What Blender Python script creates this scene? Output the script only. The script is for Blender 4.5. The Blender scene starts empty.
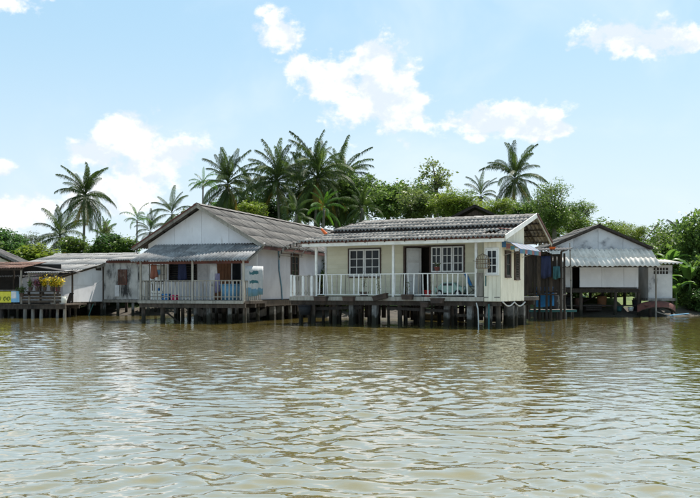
import bpy, bmesh, math, random
import numpy as np
from mathutils import Vector, Matrix, Euler
R = math.radians
random.seed(7); rng = np.random.default_rng(7)
scene = bpy.context.scene
COL = scene.collection

# ------------------------------------------------------------------ camera
CAM_Z, F_PX, HOR = 1.41, 890.0, 291.0
cd = bpy.data.cameras.new("camera"); cam = bpy.data.objects.new("camera", cd); COL.objects.link(cam)
cam.location = (0, 0, CAM_Z); cam.rotation_euler = (R(90), 0, 0)
cd.sensor_width = 23.6; cd.lens = F_PX / 700 * 23.6
cd.shift_y = (HOR - 249) / 700
cd.clip_start = 0.1; cd.clip_end = 3000
scene.camera = cam

# ------------------------------------------------------------------ light
SUN_EL, SUN_AZ = R(60), R(34)      # azimuth from +Y towards +X
sun_dir = Vector((math.sin(SUN_AZ) * math.cos(SUN_EL), math.cos(SUN_AZ) * math.cos(SUN_EL), math.sin(SUN_EL)))
sl = bpy.data.lights.new("sun", 'SUN'); sl.energy = 5.0; sl.angle = R(0.55); sl.color = (1.0, 0.95, 0.87)
so = bpy.data.objects.new("sun", sl); COL.objects.link(so)
so.rotation_euler = (-sun_dir).to_track_quat('-Z', 'Y').to_euler()
so.location = (20, 20, 60)

scene.view_settings.view_transform = 'Standard'; scene.view_settings.look = 'None'
scene.view_settings.gamma = 1.0; scene.view_settings.use_curve_mapping = False
scene.view_settings.exposure = 0.85

world = bpy.data.worlds.new("World"); scene.world = world; world.use_nodes = True
def build_world():
    nt = world.node_tree; nt.nodes.clear(); N = nt.nodes; L = nt.links
    def node(t, **kw):
        n = N.new(t)
        for k, v in kw.items(): setattr(n, k, v)
        return n
    def put(sock, v):
        if hasattr(v, 'is_linked'): L.new(v, sock)
        else: sock.default_value = v
    def m(op, a, b=0.0, c=None, clamp=False):
        n = node('ShaderNodeMath', operation=op); n.use_clamp = clamp
        put(n.inputs[0], a); put(n.inputs[1], b)
        if c is not None: put(n.inputs[2], c)
        return n.outputs[0]
    sky = node('ShaderNodeTexSky'); sky.sky_type = 'NISHITA'; sky.sun_disc = False
    sky.sun_elevation = SUN_EL; sky.sun_rotation = SUN_AZ
    sky.altitude = 0; sky.air_density = 1.0; sky.dust_density = 1.6; sky.ozone_density = 1.0
    tc = node('ShaderNodeTexCoord'); sep = node('ShaderNodeSeparateXYZ'); L.new(tc.outputs['Generated'], sep.inputs[0])
    x, y, z = sep.outputs
    az = m('ARCTAN2', x, y); el = m('ARCSINE', z)
    # noise lives on the direction sphere, stretched a little sideways
    mp = node('ShaderNodeMapping'); mp.inputs['Scale'].default_value = (1, 1, 1.35); L.new(tc.outputs['Generated'], mp.inputs[0])
    def noise(scale, det, rough, dist=0.0):
        n = node('ShaderNodeTexNoise'); n.inputs['Scale'].default_value = scale; n.inputs['Detail'].default_value = det
        n.inputs['Roughness'].default_value = rough; n.inputs['Distortion'].default_value = dist
        L.new(mp.outputs[0], n.inputs['Vector']); return n.outputs['Fac']
    f1 = noise(17, 9, 0.6, 0.15); f2 = noise(5.0, 5, 0.55, 0.4); f3 = noise(42, 5, 0.6)
    def P(px, py): return ((px - 350) / F_PX, (HOR - py) / F_PX)
    blobs = []
    for (px, py, rx, ry) in [(378, 100, 44, 42), (372, 66, 22, 22), (398, 112, 30, 26), (330, 80, 34, 26), (280, 40, 24, 25), (300, 72, 22, 16),
                             (138, 136, 30, 24), (150, 166, 48, 26), (108, 160, 30, 14), (14, 4, 62, 34), (637, 58, 52, 16),
                             (612, 56, 36, 17), (650, 60, 36, 17), (676, 64, 20, 10), (500, 126, 52, 17), (540, 134, 26, 11),
                             (8, 178, 20, 9), (30, 215, 44, 20), (110, 195, 46, 18)]:
        a, e = P(px, py); blobs.append((a, e, 1.36 * rx / F_PX, 1.36 * ry / F_PX))
    rr = random.Random(3)
    for k in range(14):                       # the same kind of clouds all round
        a = 0.55 + (2 * math.pi - 1.1) * (k + 0.5) / 14 + rr.uniform(-.12, .12)
        if a > math.pi: a -= 2 * math.pi
        blobs.append((a, rr.uniform(.08, .35), rr.uniform(.04, .1), rr.uniform(.03, .05)))
    best = None
    for (a, e, rx, ry) in blobs:
        dx = m('MULTIPLY', m('SUBTRACT', az, a), 1 / rx); dy = m('MULTIPLY', m('SUBTRACT', el, e), 1 / ry)
        d = m('SUBTRACT', 1.0, m('SQRT', m('ADD', m('MULTIPLY', dx, dx), m('MULTIPLY', dy, dy))))
        best = d if best is None else m('SMOOTH_MAX', best, d, 0.25)
    best = m('MAXIMUM', best, -0.9)
    v = m('ADD', best, m('MULTIPLY', m('SUBTRACT', f1, 0.5), 2.0))
    v = m('ADD', v, m('MULTIPLY', m('SUBTRACT', f3, 0.5), 1.1))
    def sstep(val, a, b):
        n = node('ShaderNodeMapRange', interpolation_type='SMOOTHSTEP'); put(n.inputs['Value'], val)
        n.inputs['From Min'].default_value = a; n.inputs['From Max'].default_value = b; return n.outputs[0]
    cloud = sstep(v, 0.12, 0.50)
    wisp = m('MULTIPLY', sstep(f2, 0.46, 0.75), 0.30)
    hz = node('ShaderNodeMapRange', interpolation_type='SMOOTHERSTEP'); L.new(el, hz.inputs['Value'])
    hz.inputs['From Min'].default_value = 0.36; hz.inputs['From Max'].default_value = -0.02
    hz.inputs['To Min'].default_value = 0.0; hz.inputs['To Max'].default_value = 0.62
    def mix(f, a, b):
        n = node('ShaderNodeMix', data_type='RGBA'); put(n.inputs[0], f); put(n.inputs[6], a); put(n.inputs[7], b); return n.outputs[2]
    base = mix(0.66, sky.outputs[0], (4.3, 7.0, 8.9, 1))        # milky tropical air
    base = mix(hz.outputs[0], base, (7.6, 8.2, 8.6, 1))
    base = mix(wisp, base, (8.4, 8.8, 9.2, 1))
    mp = node('ShaderNodeMapping'); mp.inputs['Scale'].default_value = (1, 1, 1.35); mp.inputs['Location'].default_value = (.012, 0, .024); L.new(tc.outputs['Generated'], mp.inputs[0])
    g1 = noise(17, 9, 0.6, 0.15)                                  # the same field a little nearer the sun
    shade = sstep(m('SUBTRACT', f1, g1), -0.11, 0.09)
    ccol = mix(shade, (6.7, 7.4, 8.3, 1), (9.2, 9.2, 9.2, 1))
    base = mix(m('MULTIPLY', cloud, 0.94), base, ccol)
    bg = node('ShaderNodeBackground'); L.new(base, bg.inputs[0]); bg.inputs[1].default_value = 0.069
    out = node('ShaderNodeOutputWorld'); L.new(bg.outputs[0], out.inputs[0])
build_world()

# ------------------------------------------------------------------ materials
def mk(name):
    m = bpy.data.materials.new(name); m.use_nodes = True
    nt = m.node_tree; nt.nodes.clear()
    out = nt.nodes.new('ShaderNodeOutputMaterial'); b = nt.nodes.new('ShaderNodeBsdfPrincipled')
    nt.links.new(b.outputs[0], out.inputs[0])
    return m, nt, b, out
def c4(c): return (c[0], c[1], c[2], 1)
def coords(nt, scale, rand=True):
    """object coordinates with a per-object offset, so that no two pieces look alike"""
    tc = nt.nodes.new('ShaderNodeTexCoord'); mp = nt.nodes.new('ShaderNodeMapping')
    mp.inputs['Scale'].default_value = scale
    nt.links.new(tc.outputs['Object'], mp.inputs[0])
    if rand:
        oi = nt.nodes.new('ShaderNodeObjectInfo'); mu = nt.nodes.new('ShaderNodeMath'); mu.operation = 'MULTIPLY'
        mu.inputs[1].default_value = 57.0; nt.links.new(oi.outputs['Random'], mu.inputs[0])
        nt.links.new(mu.outputs[0], mp.inputs['Location'])
    return mp.outputs[0]
def nz(nt, vec, scale, det=6, rough=.6):
    n = nt.nodes.new('ShaderNodeTexNoise'); n.inputs['Scale'].default_value = scale
    n.inputs['Detail'].default_value = det; n.inputs['Roughness'].default_value = rough
    nt.links.new(vec, n.inputs['Vector']); return n.outputs['Fac']
def ramp(nt, val, a, b):
    n = nt.nodes.new('ShaderNodeMapRange'); n.interpolation_type = 'SMOOTHSTEP'
    nt.links.new(val, n.inputs['Value']); n.inputs['From Min'].default_value = a; n.inputs['From Max'].default_value = b
    return n.outputs[0]
def mixc(nt, f, a, b):
    n = nt.nodes.new('ShaderNodeMix'); n.data_type = 'RGBA'
    for s, v in ((n.inputs[0], f), (n.inputs[6], a), (n.inputs[7], b)):
        if hasattr(v, 'is_linked'): nt.links.new(v, s)
        else: s.default_value = v
    return n.outputs[2]
def weather(name, c1, c2, scale=2.0, rough=.85, dirt=None, amt=(.55, .75), dscale=(2.2, 2.2, .45), bump=.3, vary=.25, spec=.3, grain=None, metallic=0, tide=False):
    """two mottled colours, an optional streaked dirt layer, brightness that varies from piece to piece"""
    m, nt, b, out = mk(name)
    v = coords(nt, grain or (1, 1, 1))
    f = nz(nt, v, scale)
    col = mixc(nt, ramp(nt, f, .35, .65), c4(c1), c4(c2))
    if dirt is not None:
        dv = coords(nt, dscale)
        d = nz(nt, dv, 1.6, 7, .65)
        col = mixc(nt, ramp(nt, d, amt[0], amt[1]), col, c4(dirt))
    if tide:                                       # algae and wet mud left by the tide on whatever stands in the river
        ge = nt.nodes.new('ShaderNodeNewGeometry'); sz = nt.nodes.new('ShaderNodeSeparateXYZ'); nt.links.new(ge.outputs['Position'], sz.inputs[0])
        ma = nt.nodes.new('ShaderNodeMath'); ma.operation = 'MULTIPLY_ADD'; nt.links.new(f, ma.inputs[0]); ma.inputs[1].default_value = -.5; nt.links.new(sz.outputs[2], ma.inputs[2])
        col = mixc(nt, ramp(nt, ma.outputs[0], .22, .02), col, (.022, .02, .013, 1))
    oi = nt.nodes.new('ShaderNodeObjectInfo'); mr = nt.nodes.new('ShaderNodeMapRange')
    nt.links.new(oi.outputs['Random'], mr.inputs['Value']); mr.inputs['To Min'].default_value = 1 - vary; mr.inputs['To Max'].default_value = 1 + vary
    h = nt.nodes.new('ShaderNodeHueSaturation'); nt.links.new(col, h.inputs['Color']); nt.links.new(mr.outputs[0], h.inputs['Value'])
    nt.links.new(h.outputs[0], b.inputs['Base Color'])
    b.inputs['Roughness'].default_value = rough; b.inputs['Specular IOR Level'].default_value = spec; b.inputs['Metallic'].default_value = metallic
    if bump:
        bp = nt.nodes.new('ShaderNodeBump'); bp.inputs['Strength'].default_value = bump; bp.inputs['Distance'].default_value = .02
        nt.links.new(nz(nt, v, scale * 9, 5, .7), bp.inputs['Height']); nt.links.new(bp.outputs[0], b.inputs['Normal'])
    return m
def leafmat(name, dark, light, sun, trans=.35, scale=.5, rough=.45):
    m, nt, b, out = mk(name)
    v = coords(nt, (1, 1, 1)); f = nz(nt, v, scale, 3, .6)
    col = mixc(nt, ramp(nt, f, .32, .68), c4(dark), c4(light))
    f2 = nz(nt, v, scale * 7, 2, .5)
    col = mixc(nt, ramp(nt, f2, .62, .8), col, c4(sun))
    oi = nt.nodes.new('ShaderNodeObjectInfo'); mr = nt.nodes.new('ShaderNodeMapRange')
    nt.links.new(oi.outputs['Random'], mr.inputs['Value']); mr.inputs['To Min'].default_value = .8; mr.inputs['To Max'].default_value = 1.2
    h = nt.nodes.new('ShaderNodeHueSaturation'); nt.links.new(col, h.inputs['Color']); nt.links.new(mr.outputs[0], h.inputs['Value'])
    nt.links.new(h.outputs[0], b.inputs['Base Color']); b.inputs['Roughness'].default_value = rough; b.inputs['Specular IOR Level'].default_value = .25
    t = nt.nodes.new('ShaderNodeBsdfTranslucent')
    h2 = nt.nodes.new('ShaderNodeHueSaturation'); h2.inputs['Value'].default_value = 1.5; h2.inputs['Saturation'].default_value = 1.1
    nt.links.new(h.outputs[0], h2.inputs['Color']); nt.links.new(h2.outputs[0], t.inputs[0])
    mx = nt.nodes.new('ShaderNodeMixShader'); mx.inputs[0].default_value = trans
    nt.links.new(b.outputs[0], mx.inputs[1]); nt.links.new(t.outputs[0], mx.inputs[2]); nt.links.new(mx.outputs[0], out.inputs[0])
    return m
M = {}
M['roof_grey'] = weather('roof_grey', (.17, .156, .142), (.112, .102, .093), 3, .9, (.06, .055, .05), (.52, .74), (2.5, .8, 2.5), .35, .16)
M['roof_brown'] = weather('roof_brown', (.28, .26, .238), (.165, .152, .138), 4, .9, (.07, .063, .056), (.50, .72), (2.5, .9, 2.5), .4, .2)
M['roof_pale'] = weather('roof_pale', (.68, .62, .55), (.57, .52, .46), 3, .85, (.22, .2, .18), (.56, .8), (2.5, .7, 2.5), .3, .10)
M['roof_mid'] = weather('roof_mid', (.29, .28, .268), (.22, .21, .2), 3, .9, (.13, .12, .11), (.52, .76), (2.5, .7, 2.5), .3, .12)
M['roof_dark'] = weather('roof_dark', (.045, .043, .045), (.08, .075, .072), 3, .85, None, bump=.3)
M['roof_awn'] = weather('roof_awn', (.27, .265, .26), (.165, .16, .16), 3, .8, (.13, .13, .135), (.5, .72), (2, .7, 2), .3, .2)
M['rust'] = weather('rust', (.12, .06, .042), (.08, .046, .036), 3, .9, (.22, .16, .13), (.5, .75), (2, 1, 2))
M['red_tile'] = weather('red_tile', (.33, .10, .07), (.22, .08, .06), 6, .9)
M['wood'] = weather('wood', (.085, .065, .05), (.048, .037, .029), 3, .9, (.025, .021, .017), (.5, .7), bump=.5, grain=(3, 3, .6), tide=True)
M['wood_grey'] = weather('wood_grey', (.24, .22, .19), (.15, .135, .115), 3, .9, (.06, .05, .045), (.54, .75), bump=.5, grain=(3, 3, .6))
M['wood_pale'] = weather('wood_pale', (.36, .335, .29), (.25, .225, .19), 3, .9, (.1, .085, .07), (.56, .75), bump=.4, grain=(3, 3, .6))
M['wood_dark'] = weather('wood_dark', (.045, .036, .03), (.026, .021, .018), 3, .9, bump=.5, grain=(3, 3, .6))
M['wood_red'] = weather('wood_red', (.12, .045, .035), (.075, .032, .026), 3, .8, bump=.3)
M['concrete'] = weather('concrete', (.19, .182, .17), (.12, .115, .107), 4, .95, (.04, .038, .032), (.46, .64), (2, 2, .7), .5, tide=True)
M['white_paint'] = weather('white_paint', (.74, .73, .70), (.62, .61, .58), 4, .55, (.26, .22, .17), (.6, .8), (3, 3, .8), .15, .08)
M['sash_white'] = weather('sash_white', (.78, .78, .76), (.7, .7, .68), 4, .5, None, bump=.1, vary=.05)
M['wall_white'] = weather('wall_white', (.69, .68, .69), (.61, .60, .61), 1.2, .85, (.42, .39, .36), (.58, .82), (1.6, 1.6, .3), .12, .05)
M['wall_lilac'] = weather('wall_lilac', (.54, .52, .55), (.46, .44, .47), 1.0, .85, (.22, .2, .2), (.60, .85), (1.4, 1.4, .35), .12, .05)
M['wall_stain'] = weather('wall_stain', (.50, .48, .46), (.36, .35, .335), 1.1, .9, (.035, .034, .034), (.46, .66), (1.1, 1.1, .42), .2, .06)
M['wall_grey'] = weather('wall_grey', (.5, .49, .48), (.38, .37, .37), .9, .9, (.10, .10, .105), (.52, .74), (.8, .8, .6), .2, .05)
M['wall_blue'] = weather('wall_blue', (.52, .53, .555), (.40, .41, .435), .8, .9, (.13, .135, .15), (.5, .72), (.7, .7, .8), .2, .05)
M['cream'] = weather('cream', (.70, .66, .54), (.62, .58, .47), 1.5, .8, (.30, .26, .2), (.6, .82), (2.2, 2.2, .28), .12, .05)
M['yellow'] = weather('yellow', (.70, .665, .51), (.64, .605, .455), 1.5, .75, (.5, .45, .3), (.62, .85), (1.4, 1.4, .5), .12, .035)
M['glass'] = weather('glass', (.012, .015, .018), (.02, .023, .026), 2, .12, bump=0, spec=.22)
M['brown_win'] = weather('brown_win', (.085, .055, .045), (.055, .038, .03), 4, .6)
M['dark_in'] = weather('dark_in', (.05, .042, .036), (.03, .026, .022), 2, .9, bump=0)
M['planter'] = weather('planter', (.075, .05, .038), (.045, .033, .027), 5, .9, bump=.4)
M['metal'] = weather('metal', (.3, .3, .3), (.18, .17, .16), 5, .5, metallic=.5)
M['mud'] = weather('mud', (.09, .07, .045), (.055, .044, .03), 1, .9, bump=.6, vary=0)
def plain(name, c, rough=.75, var=.8): M[name] = weather(name, c, tuple(k * var for k in c), 5, rough, bump=.15, vary=.06)
for nme, c in dict(cl_dull=(.44, .45, .46), cl_white=(.66, .65, .66), cl_purple=(.27, .24, .38), cl_brown=(.26, .1, .065), cl_navy=(.02, .028, .075), cl_pink=(.75, .03, .14), cl_blue=(.035, .22, .55),
                   cl_teal=(.03, .1, .115), cl_sky=(.2, .42, .62), mint=(.33, .47, .4), red=(.5, .03, .025), orange=(.78, .15, .03), teal=(.03, .11, .11), tub_blue=(.13, .30, .46),
                   banner_yellow=(.62, .56, .06), pot_white=(.66, .66, .62), black=(.015, .015, .017), curtain=(.2, .09, .045), awn_blue=(.05, .13, .24), awn_red=(.22, .09, .08),
                   awn_teal=(.06, .16, .18), maroon=(.16, .05, .04), lettering=(.05, .1, .02), coconut=(.16, .17, .04), flower=(.72, .52, .02), flower_pink=(.3, .1, .18),
                   rope=(.5, .5, .48), pipe_blue=(.16, .27, .36), cane=(.2, .15, .1), brown_box=(.23, .11, .05)).items(): plain(nme, c)
M['bark'] = weather('bark', (.17, .145, .115), (.10, .085, .065), 6, .95, bump=.6)
M['palm_bark'] = weather('palm_bark', (.19, .17, .145), (.11, .095, .08), 5, .95, bump=.6, grain=(1, 1, 4))
M['palm_leaf'] = leafmat('palm_leaf', (.034, .056, .015), (.066, .1, .024), (.125, .14, .05), .34, .5, .55)
M['palm_young'] = leafmat('palm_young', (.05, .11, .018), (.095, .18, .03), (.15, .22, .05), .4, .6, .38)
M['palm_dry'] = leafmat('palm_dry', (.17, .13, .03), (.28, .20, .05), (.2, .16, .05), .35, .7, .6)
M['leaf_mid'] = leafmat('leaf_mid', (.05, .088, .022), (.095, .145, .034), (.17, .21, .07), .42)
M['leaf_dark'] = leafmat('leaf_dark', (.038, .08, .025), (.075, .135, .036), (.13, .185, .06), .4)
M['leaf_yellow'] = leafmat('leaf_yellow', (.085, .135, .025), (.15, .19, .035), (.23, .25, .05), .42)
M['leaf_bright'] = leafmat('leaf_bright', (.06, .105, .025), (.11, .155, .035), (.18, .21, .065), .42)
M['leaf_olive'] = leafmat('leaf_olive', (.065, .09, .03), (.115, .145, .044), (.18, .2, .08), .4)
M['banana'] = leafmat('banana', (.06, .12, .025), (.10, .17, .04), (.16, .22, .07), .38, .6, .4)
def striped(name, cols, axis, period):
    m, nt, b, out = mk(name)
    tc = nt.nodes.new('ShaderNodeTexCoord'); sp = nt.nodes.new('ShaderNodeSeparateXYZ'); nt.links.new(tc.outputs['Object'], sp.inputs[0])
    mu = nt.nodes.new('ShaderNodeMath'); mu.operation = 'MULTIPLY'; mu.inputs[1].default_value = 1 / period; nt.links.new(sp.outputs[axis], mu.inputs[0])
    fr = nt.nodes.new('ShaderNodeMath'); fr.operation = 'FRACT'; nt.links.new(mu.outputs[0], fr.inputs[0])
    r = nt.nodes.new('ShaderNodeValToRGB'); r.color_ramp.interpolation = 'CONSTANT'
    els = r.color_ramp.elements
    while len(els) < len(cols): els.new(.5)
    for i, c in enumerate(cols): els[i].position = i / len(cols); els[i].color = c4(c)
    nt.links.new(fr.outputs[0], r.inputs[0]); nt.links.new(r.outputs[0], b.inputs['Base Color']); b.inputs['Roughness'].default_value = .8
    M[name] = m
striped('stripe_awning', [(.05, .14, .26), (.26, .25, .25), (.22, .09, .08), (.06, .17, .2), (.05, .12, .24), (.2, .17, .16)], 1, .62)

def printed():
    m, nt, b, out = mk('printed_sheet')
    tc = nt.nodes.new('ShaderNodeTexCoord'); sp = nt.nodes.new('ShaderNodeSeparateXYZ'); nt.links.new(tc.outputs['Object'], sp.inputs[0])
    v = coords(nt, (1, 1, 1)); f = nz(nt, v, 2.2, 3); g = nz(nt, v, 9, 4)
    def mth(op, a, b_):
        n = nt.nodes.new('ShaderNodeMath'); n.operation = op
        for i, q in ((0, a), (1, b_)):
            if hasattr(q, 'is_linked'): nt.links.new(q, n.inputs[i])
            else: n.inputs[i].default_value = q
        return n.outputs[0]
    z = mth('ADD', sp.outputs[2], mth('MULTIPLY', mth('SUBTRACT', f, .5), .5))
    col = mixc(nt, ramp(nt, g, .3, .7), (.42, .43, .44, 1), (.5, .5, .49, 1))
    teal = mth('MULTIPLY', ramp(nt, mth('SINE', mth('MULTIPLY', z, 15.0), 0.0), .45, .7), ramp(nt, mth('ABSOLUTE', mth('SUBTRACT', sp.outputs[0], -.02), 0.0), .34, .26))
    teal = mth('MULTIPLY', teal, ramp(nt, sp.outputs[2], -.98, -.9))
    col = mixc(nt, teal, col, (.04, .13, .15, 1))
    col = mixc(nt, ramp(nt, z, -.98, -1.03), col, (.12, .24, .33, 1))
    nt.links.new(col, b.inputs['Base Color']); b.inputs['Roughness'].default_value = .85; M['printed_sheet'] = m
printed()
# ------------------------------------------------------------------ builders
def link(o, parent=None):
    COL.objects.link(o)
    if parent is not None: o.parent = parent
    return o
def thing(name, label, cat, loc=(0, 0, 0), rz=0.0, group=None):
    o = bpy.data.objects.new(name, None); o.empty_display_size = .3; link(o)
    o.location = loc; o.rotation_euler = (0, 0, rz)
    return tag(o, label, cat, group)
def tag(o, label, cat, group=None):
    o['label'] = label; o['category'] = cat
    if group: o['group'] = group
    return o
class MB:
    def __init__(s): s.v = []; s.f = []
    def quad(s, *p):
        n = len(s.v); s.v += [tuple(q) for q in p]; s.f.append(tuple(range(n, n + len(p)))); return s
    def box(s, x0, x1, y0, y1, z0, z1):
        n = len(s.v)
        s.v += [(x0, y0, z0), (x1, y0, z0), (x1, y1, z0), (x0, y1, z0), (x0, y0, z1), (x1, y0, z1), (x1, y1, z1), (x0, y1, z1)]
        s.f += [tuple(n + i for i in q) for q in ((0, 3, 2, 1), (4, 5, 6, 7), (0, 1, 5, 4), (1, 2, 6, 5), (2, 3, 7, 6), (3, 0, 4, 7))]; return s
    def beam(s, a, b, w, h, up=(0, 0, 1)):
        a = Vector(a); b = Vector(b); d = (b - a).normalized(); upv = Vector(up)
        if abs(d.dot(upv)) > .95: upv = Vector((0, 1, 0))
        sd = d.cross(upv).normalized(); u2 = sd.cross(d).normalized(); n = len(s.v)
        for p in (a, b):
            for (i, j) in ((-1, -1), (1, -1), (1, 1), (-1, 1)): s.v.append(tuple(p + sd * (w / 2 * i) + u2 * (h / 2 * j)))
        s.f += [tuple(n + i for i in q) for q in ((0, 1, 2, 3), (7, 6, 5, 4), (0, 4, 5, 1), (1, 5, 6, 2), (2, 6, 7, 3), (3, 7, 4, 0))]; return s
    def tube(s, pts, rad, k=6, cap=True):
        pts = [Vector(p) for p in pts]
        if not hasattr(rad, '__len__'): rad = [rad] * len(pts)
        n0 = len(s.v); ref = None
        for i, p in enumerate(pts):
            d = (pts[min(i + 1, len(pts) - 1)] - pts[max(i - 1, 0)]).normalized()
            if ref is None: ref = Vector((1, 0, 0)) if abs(d.x) < .8 else Vector((0, 1, 0))
            a = d.cross(ref).normalized(); b = d.cross(a); ref = b.cross(d) if False else ref
            for j in range(k):
                th = 2 * math.pi * j / k; s.v.append(tuple(p + a * (math.cos(th) * rad[i]) + b * (math.sin(th) * rad[i])))
        for i in range(len(pts) - 1):
            for j in range(k):
                s.f.append((n0 + i * k + j, n0 + i * k + (j + 1) % k, n0 + (i + 1) * k + (j + 1) % k, n0 + (i + 1) * k + j))
        if cap:
            s.f.append(tuple(n0 + j for j in range(k))[::-1]); s.f.append(tuple(n0 + (len(pts) - 1) * k + j for j in range(k)))
        return s
    def prism(s, poly, axis, a, b):
        """extrude a 2D outline; axis 'x' takes (y,z) points, axis 'y' takes (x,z) points"""
        n = len(s.v); k = len(poly)
        for c in (a, b):
            for (p, q) in poly: s.v.append((c, p, q) if axis == 'x' else ((p, c, q) if axis == 'y' else (p, q, c)))
        s.f.append(tuple(n + i for i in range(k))); s.f.append(tuple(n + k + i for i in range(k))[::-1])
        for i in range(k): s.f.append((n + i, n + k + i, n + k + (i + 1) % k, n + (i + 1) % k))
        return s
    def lathe(s, prof, k=10, c=(0, 0)):
        n = len(s.v)
        for (r, z) in prof:
            for j in range(k): th = 2 * math.pi * j / k; s.v.append((c[0] + r * math.cos(th), c[1] + r * math.sin(th), z))
        for i in range(len(prof) - 1):
            for j in range(k): s.f.append((n + i * k + j, n + i * k + (j + 1) % k, n + (i + 1) * k + (j + 1) % k, n + (i + 1) * k + j))
        s.f.append(tuple(n + j for j in range(k))[::-1]); s.f.append(tuple(n + (len(prof) - 1) * k + j for j in range(k))); return s
    def mesh(s, name, mat, smooth=False, center=False):
        me = bpy.data.meshes.new(name); v = s.v; off = Vector((0, 0, 0))
        if center:
            xs = np.array(v); off = Vector((xs.min(0) + xs.max(0)) / 2); v = [tuple(Vector(p) - off) for p in v]
        me.from_pydata(v, [], s.f)
        if not hasattr(s, 'keep'):
            bm = bmesh.new(); bm.from_mesh(me); bmesh.ops.recalc_face_normals(bm, faces=bm.faces); bm.to_mesh(me); bm.free()
        me.materials.append(M[mat])
        if smooth: me.polygons.foreach_set('use_smooth', [True] * len(me.polygons))
        me.update(); return me, off
    def build(s, name, mat, parent=None, smooth=False):
        me, off = s.mesh(name, mat, smooth, True)
        o = bpy.data.objects.new(name, me); o.location = off; return link(o, parent)
# every child carries its own centre; children of children must be given in the frame of the thing
def sub(o, parent):
    """hang o (built in the thing's frame) under a part of that thing"""
    o.parent = parent; o.matrix_parent_inverse = Matrix.Translation(parent.location).inverted(); return o
def bx(name, parent, mat, x0, x1, y0, y1, z0, z1): return MB().box(x0, x1, y0, y1, z0, z1).build(name, mat, parent)
def bxs(name, part, mat, x0, x1, y0, y1, z0, z1): return sub(MB().box(x0, x1, y0, y1, z0, z1).build(name, mat), part)
def shared(name, me, parent, mat4):
    o = bpy.data.objects.new(name, me); link(o); o.parent = parent
    if parent is not None and parent.type == 'MESH': o.matrix_parent_inverse = Matrix.Translation(parent.location).inverted()
    o.matrix_local = o.matrix_parent_inverse @ mat4 if False else mat4
    return o
def place(o, part, mat4):
    """matrix in the thing's frame"""
    o.parent = part; o.matrix_parent_inverse = Matrix.Translation(part.location).inverted() if part.type == 'MESH' else Matrix.Identity(4)
    o.matrix_basis = mat4; return o
def pole(name, parent, mat, x, y, z0, z1, r=.09, k=7, lean=(0, 0), square=False):
    if square: return MB().beam((x, y, z0), (x + lean[0], y + lean[1], z1), r * 2, r * 2).build(name, mat, parent)
    zm = (z0 + z1) / 2
    return MB().tube([(x, y, z0), (x + lean[0] / 2 + random.uniform(-.01, .01), y + lean[1] / 2, zm), (x + lean[0], y + lean[1], z1)], [r * 1.08, r, r * .92], k).build(name, mat, parent)

def cells(mb, axis, c0, c1, a0, a1, z0, z1, opens):
    """wall slab with rectangular openings"""
    A = sorted({a0, a1} | {min(max(v, a0), a1) for o in opens for v in o[:2]}); Z = sorted({z0, z1} | {min(max(v, z0), z1) for o in opens for v in o[2:]})
    for i in range(len(A) - 1):
        for j in range(len(Z) - 1):
            ca, cz = (A[i] + A[i + 1]) / 2, (Z[j] + Z[j + 1]) / 2
            if any(o[0] < ca < o[1] and o[2] < cz < o[3] for o in opens): continue
            if axis == 'x': mb.box(A[i], A[i + 1], c0, c1, Z[j], Z[j + 1])
            else: mb.box(c0, c1, A[i], A[i + 1], Z[j], Z[j + 1])
    return mb
def clapboards(part, mat, axis, c, a0, a1, z0, z1, bh, opens, out=-1, th=.03):
    n = max(1, round((z1 - z0) / bh)); h = (z1 - z0) / n
    for i in range(n):
        za, zb = z0 + i * h, z0 + (i + 1) * h
        cuts = sorted((o[0], o[1]) for o in opens if min(zb, o[3]) - max(za, o[2]) > .5 * h)
        segs = []; cur = a0
        for (p, q) in cuts:
            if p > cur + .03: segs.append((cur, p))
            cur = max(cur, q)
        if a1 > cur + .03: segs.append((cur, a1))
        for (p, q) in segs:
            prof = [(c, za + .002), (c + out * th, za + .002), (c + out * .008, zb - .012), (c, zb - .012)]
            mb = MB().prism(prof, 'x', p, q) if axis == 'x' else MB().prism(prof, 'y', p, q)
            sub(mb.build('board', mat), part)
def panels(part, mat, axis, c, a0, a1, z0, z1, w, opens=(), th=.02, topf=None):
    """flat wall sheets with open joints between them"""
    n = max(1, round((a1 - a0) / w)); w = (a1 - a0) / n
    for i in range(n):
        p, q = a0 + i * w + .006, a0 + (i + 1) * w - .006
        zs = [(z0, z1)]
        for o in opens:
            if o[0] < (p + q) / 2 < o[1]: zs = [(z0, o[2]), (o[3], z1)]
        for (za, zb) in zs:
            if zb - za < .05: continue
            t0 = topf(p) if topf else zb; t1 = topf(q) if topf else zb
            poly = [(p, za), (q, za), (q, t1), (p, t0)]
            mb = MB().prism(poly, 'y', c, c + th) if axis == 'x' else MB().prism([(a, b) for a, b in poly], 'x', c, c + th)
            sub(mb.build('panel', mat), part)

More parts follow.
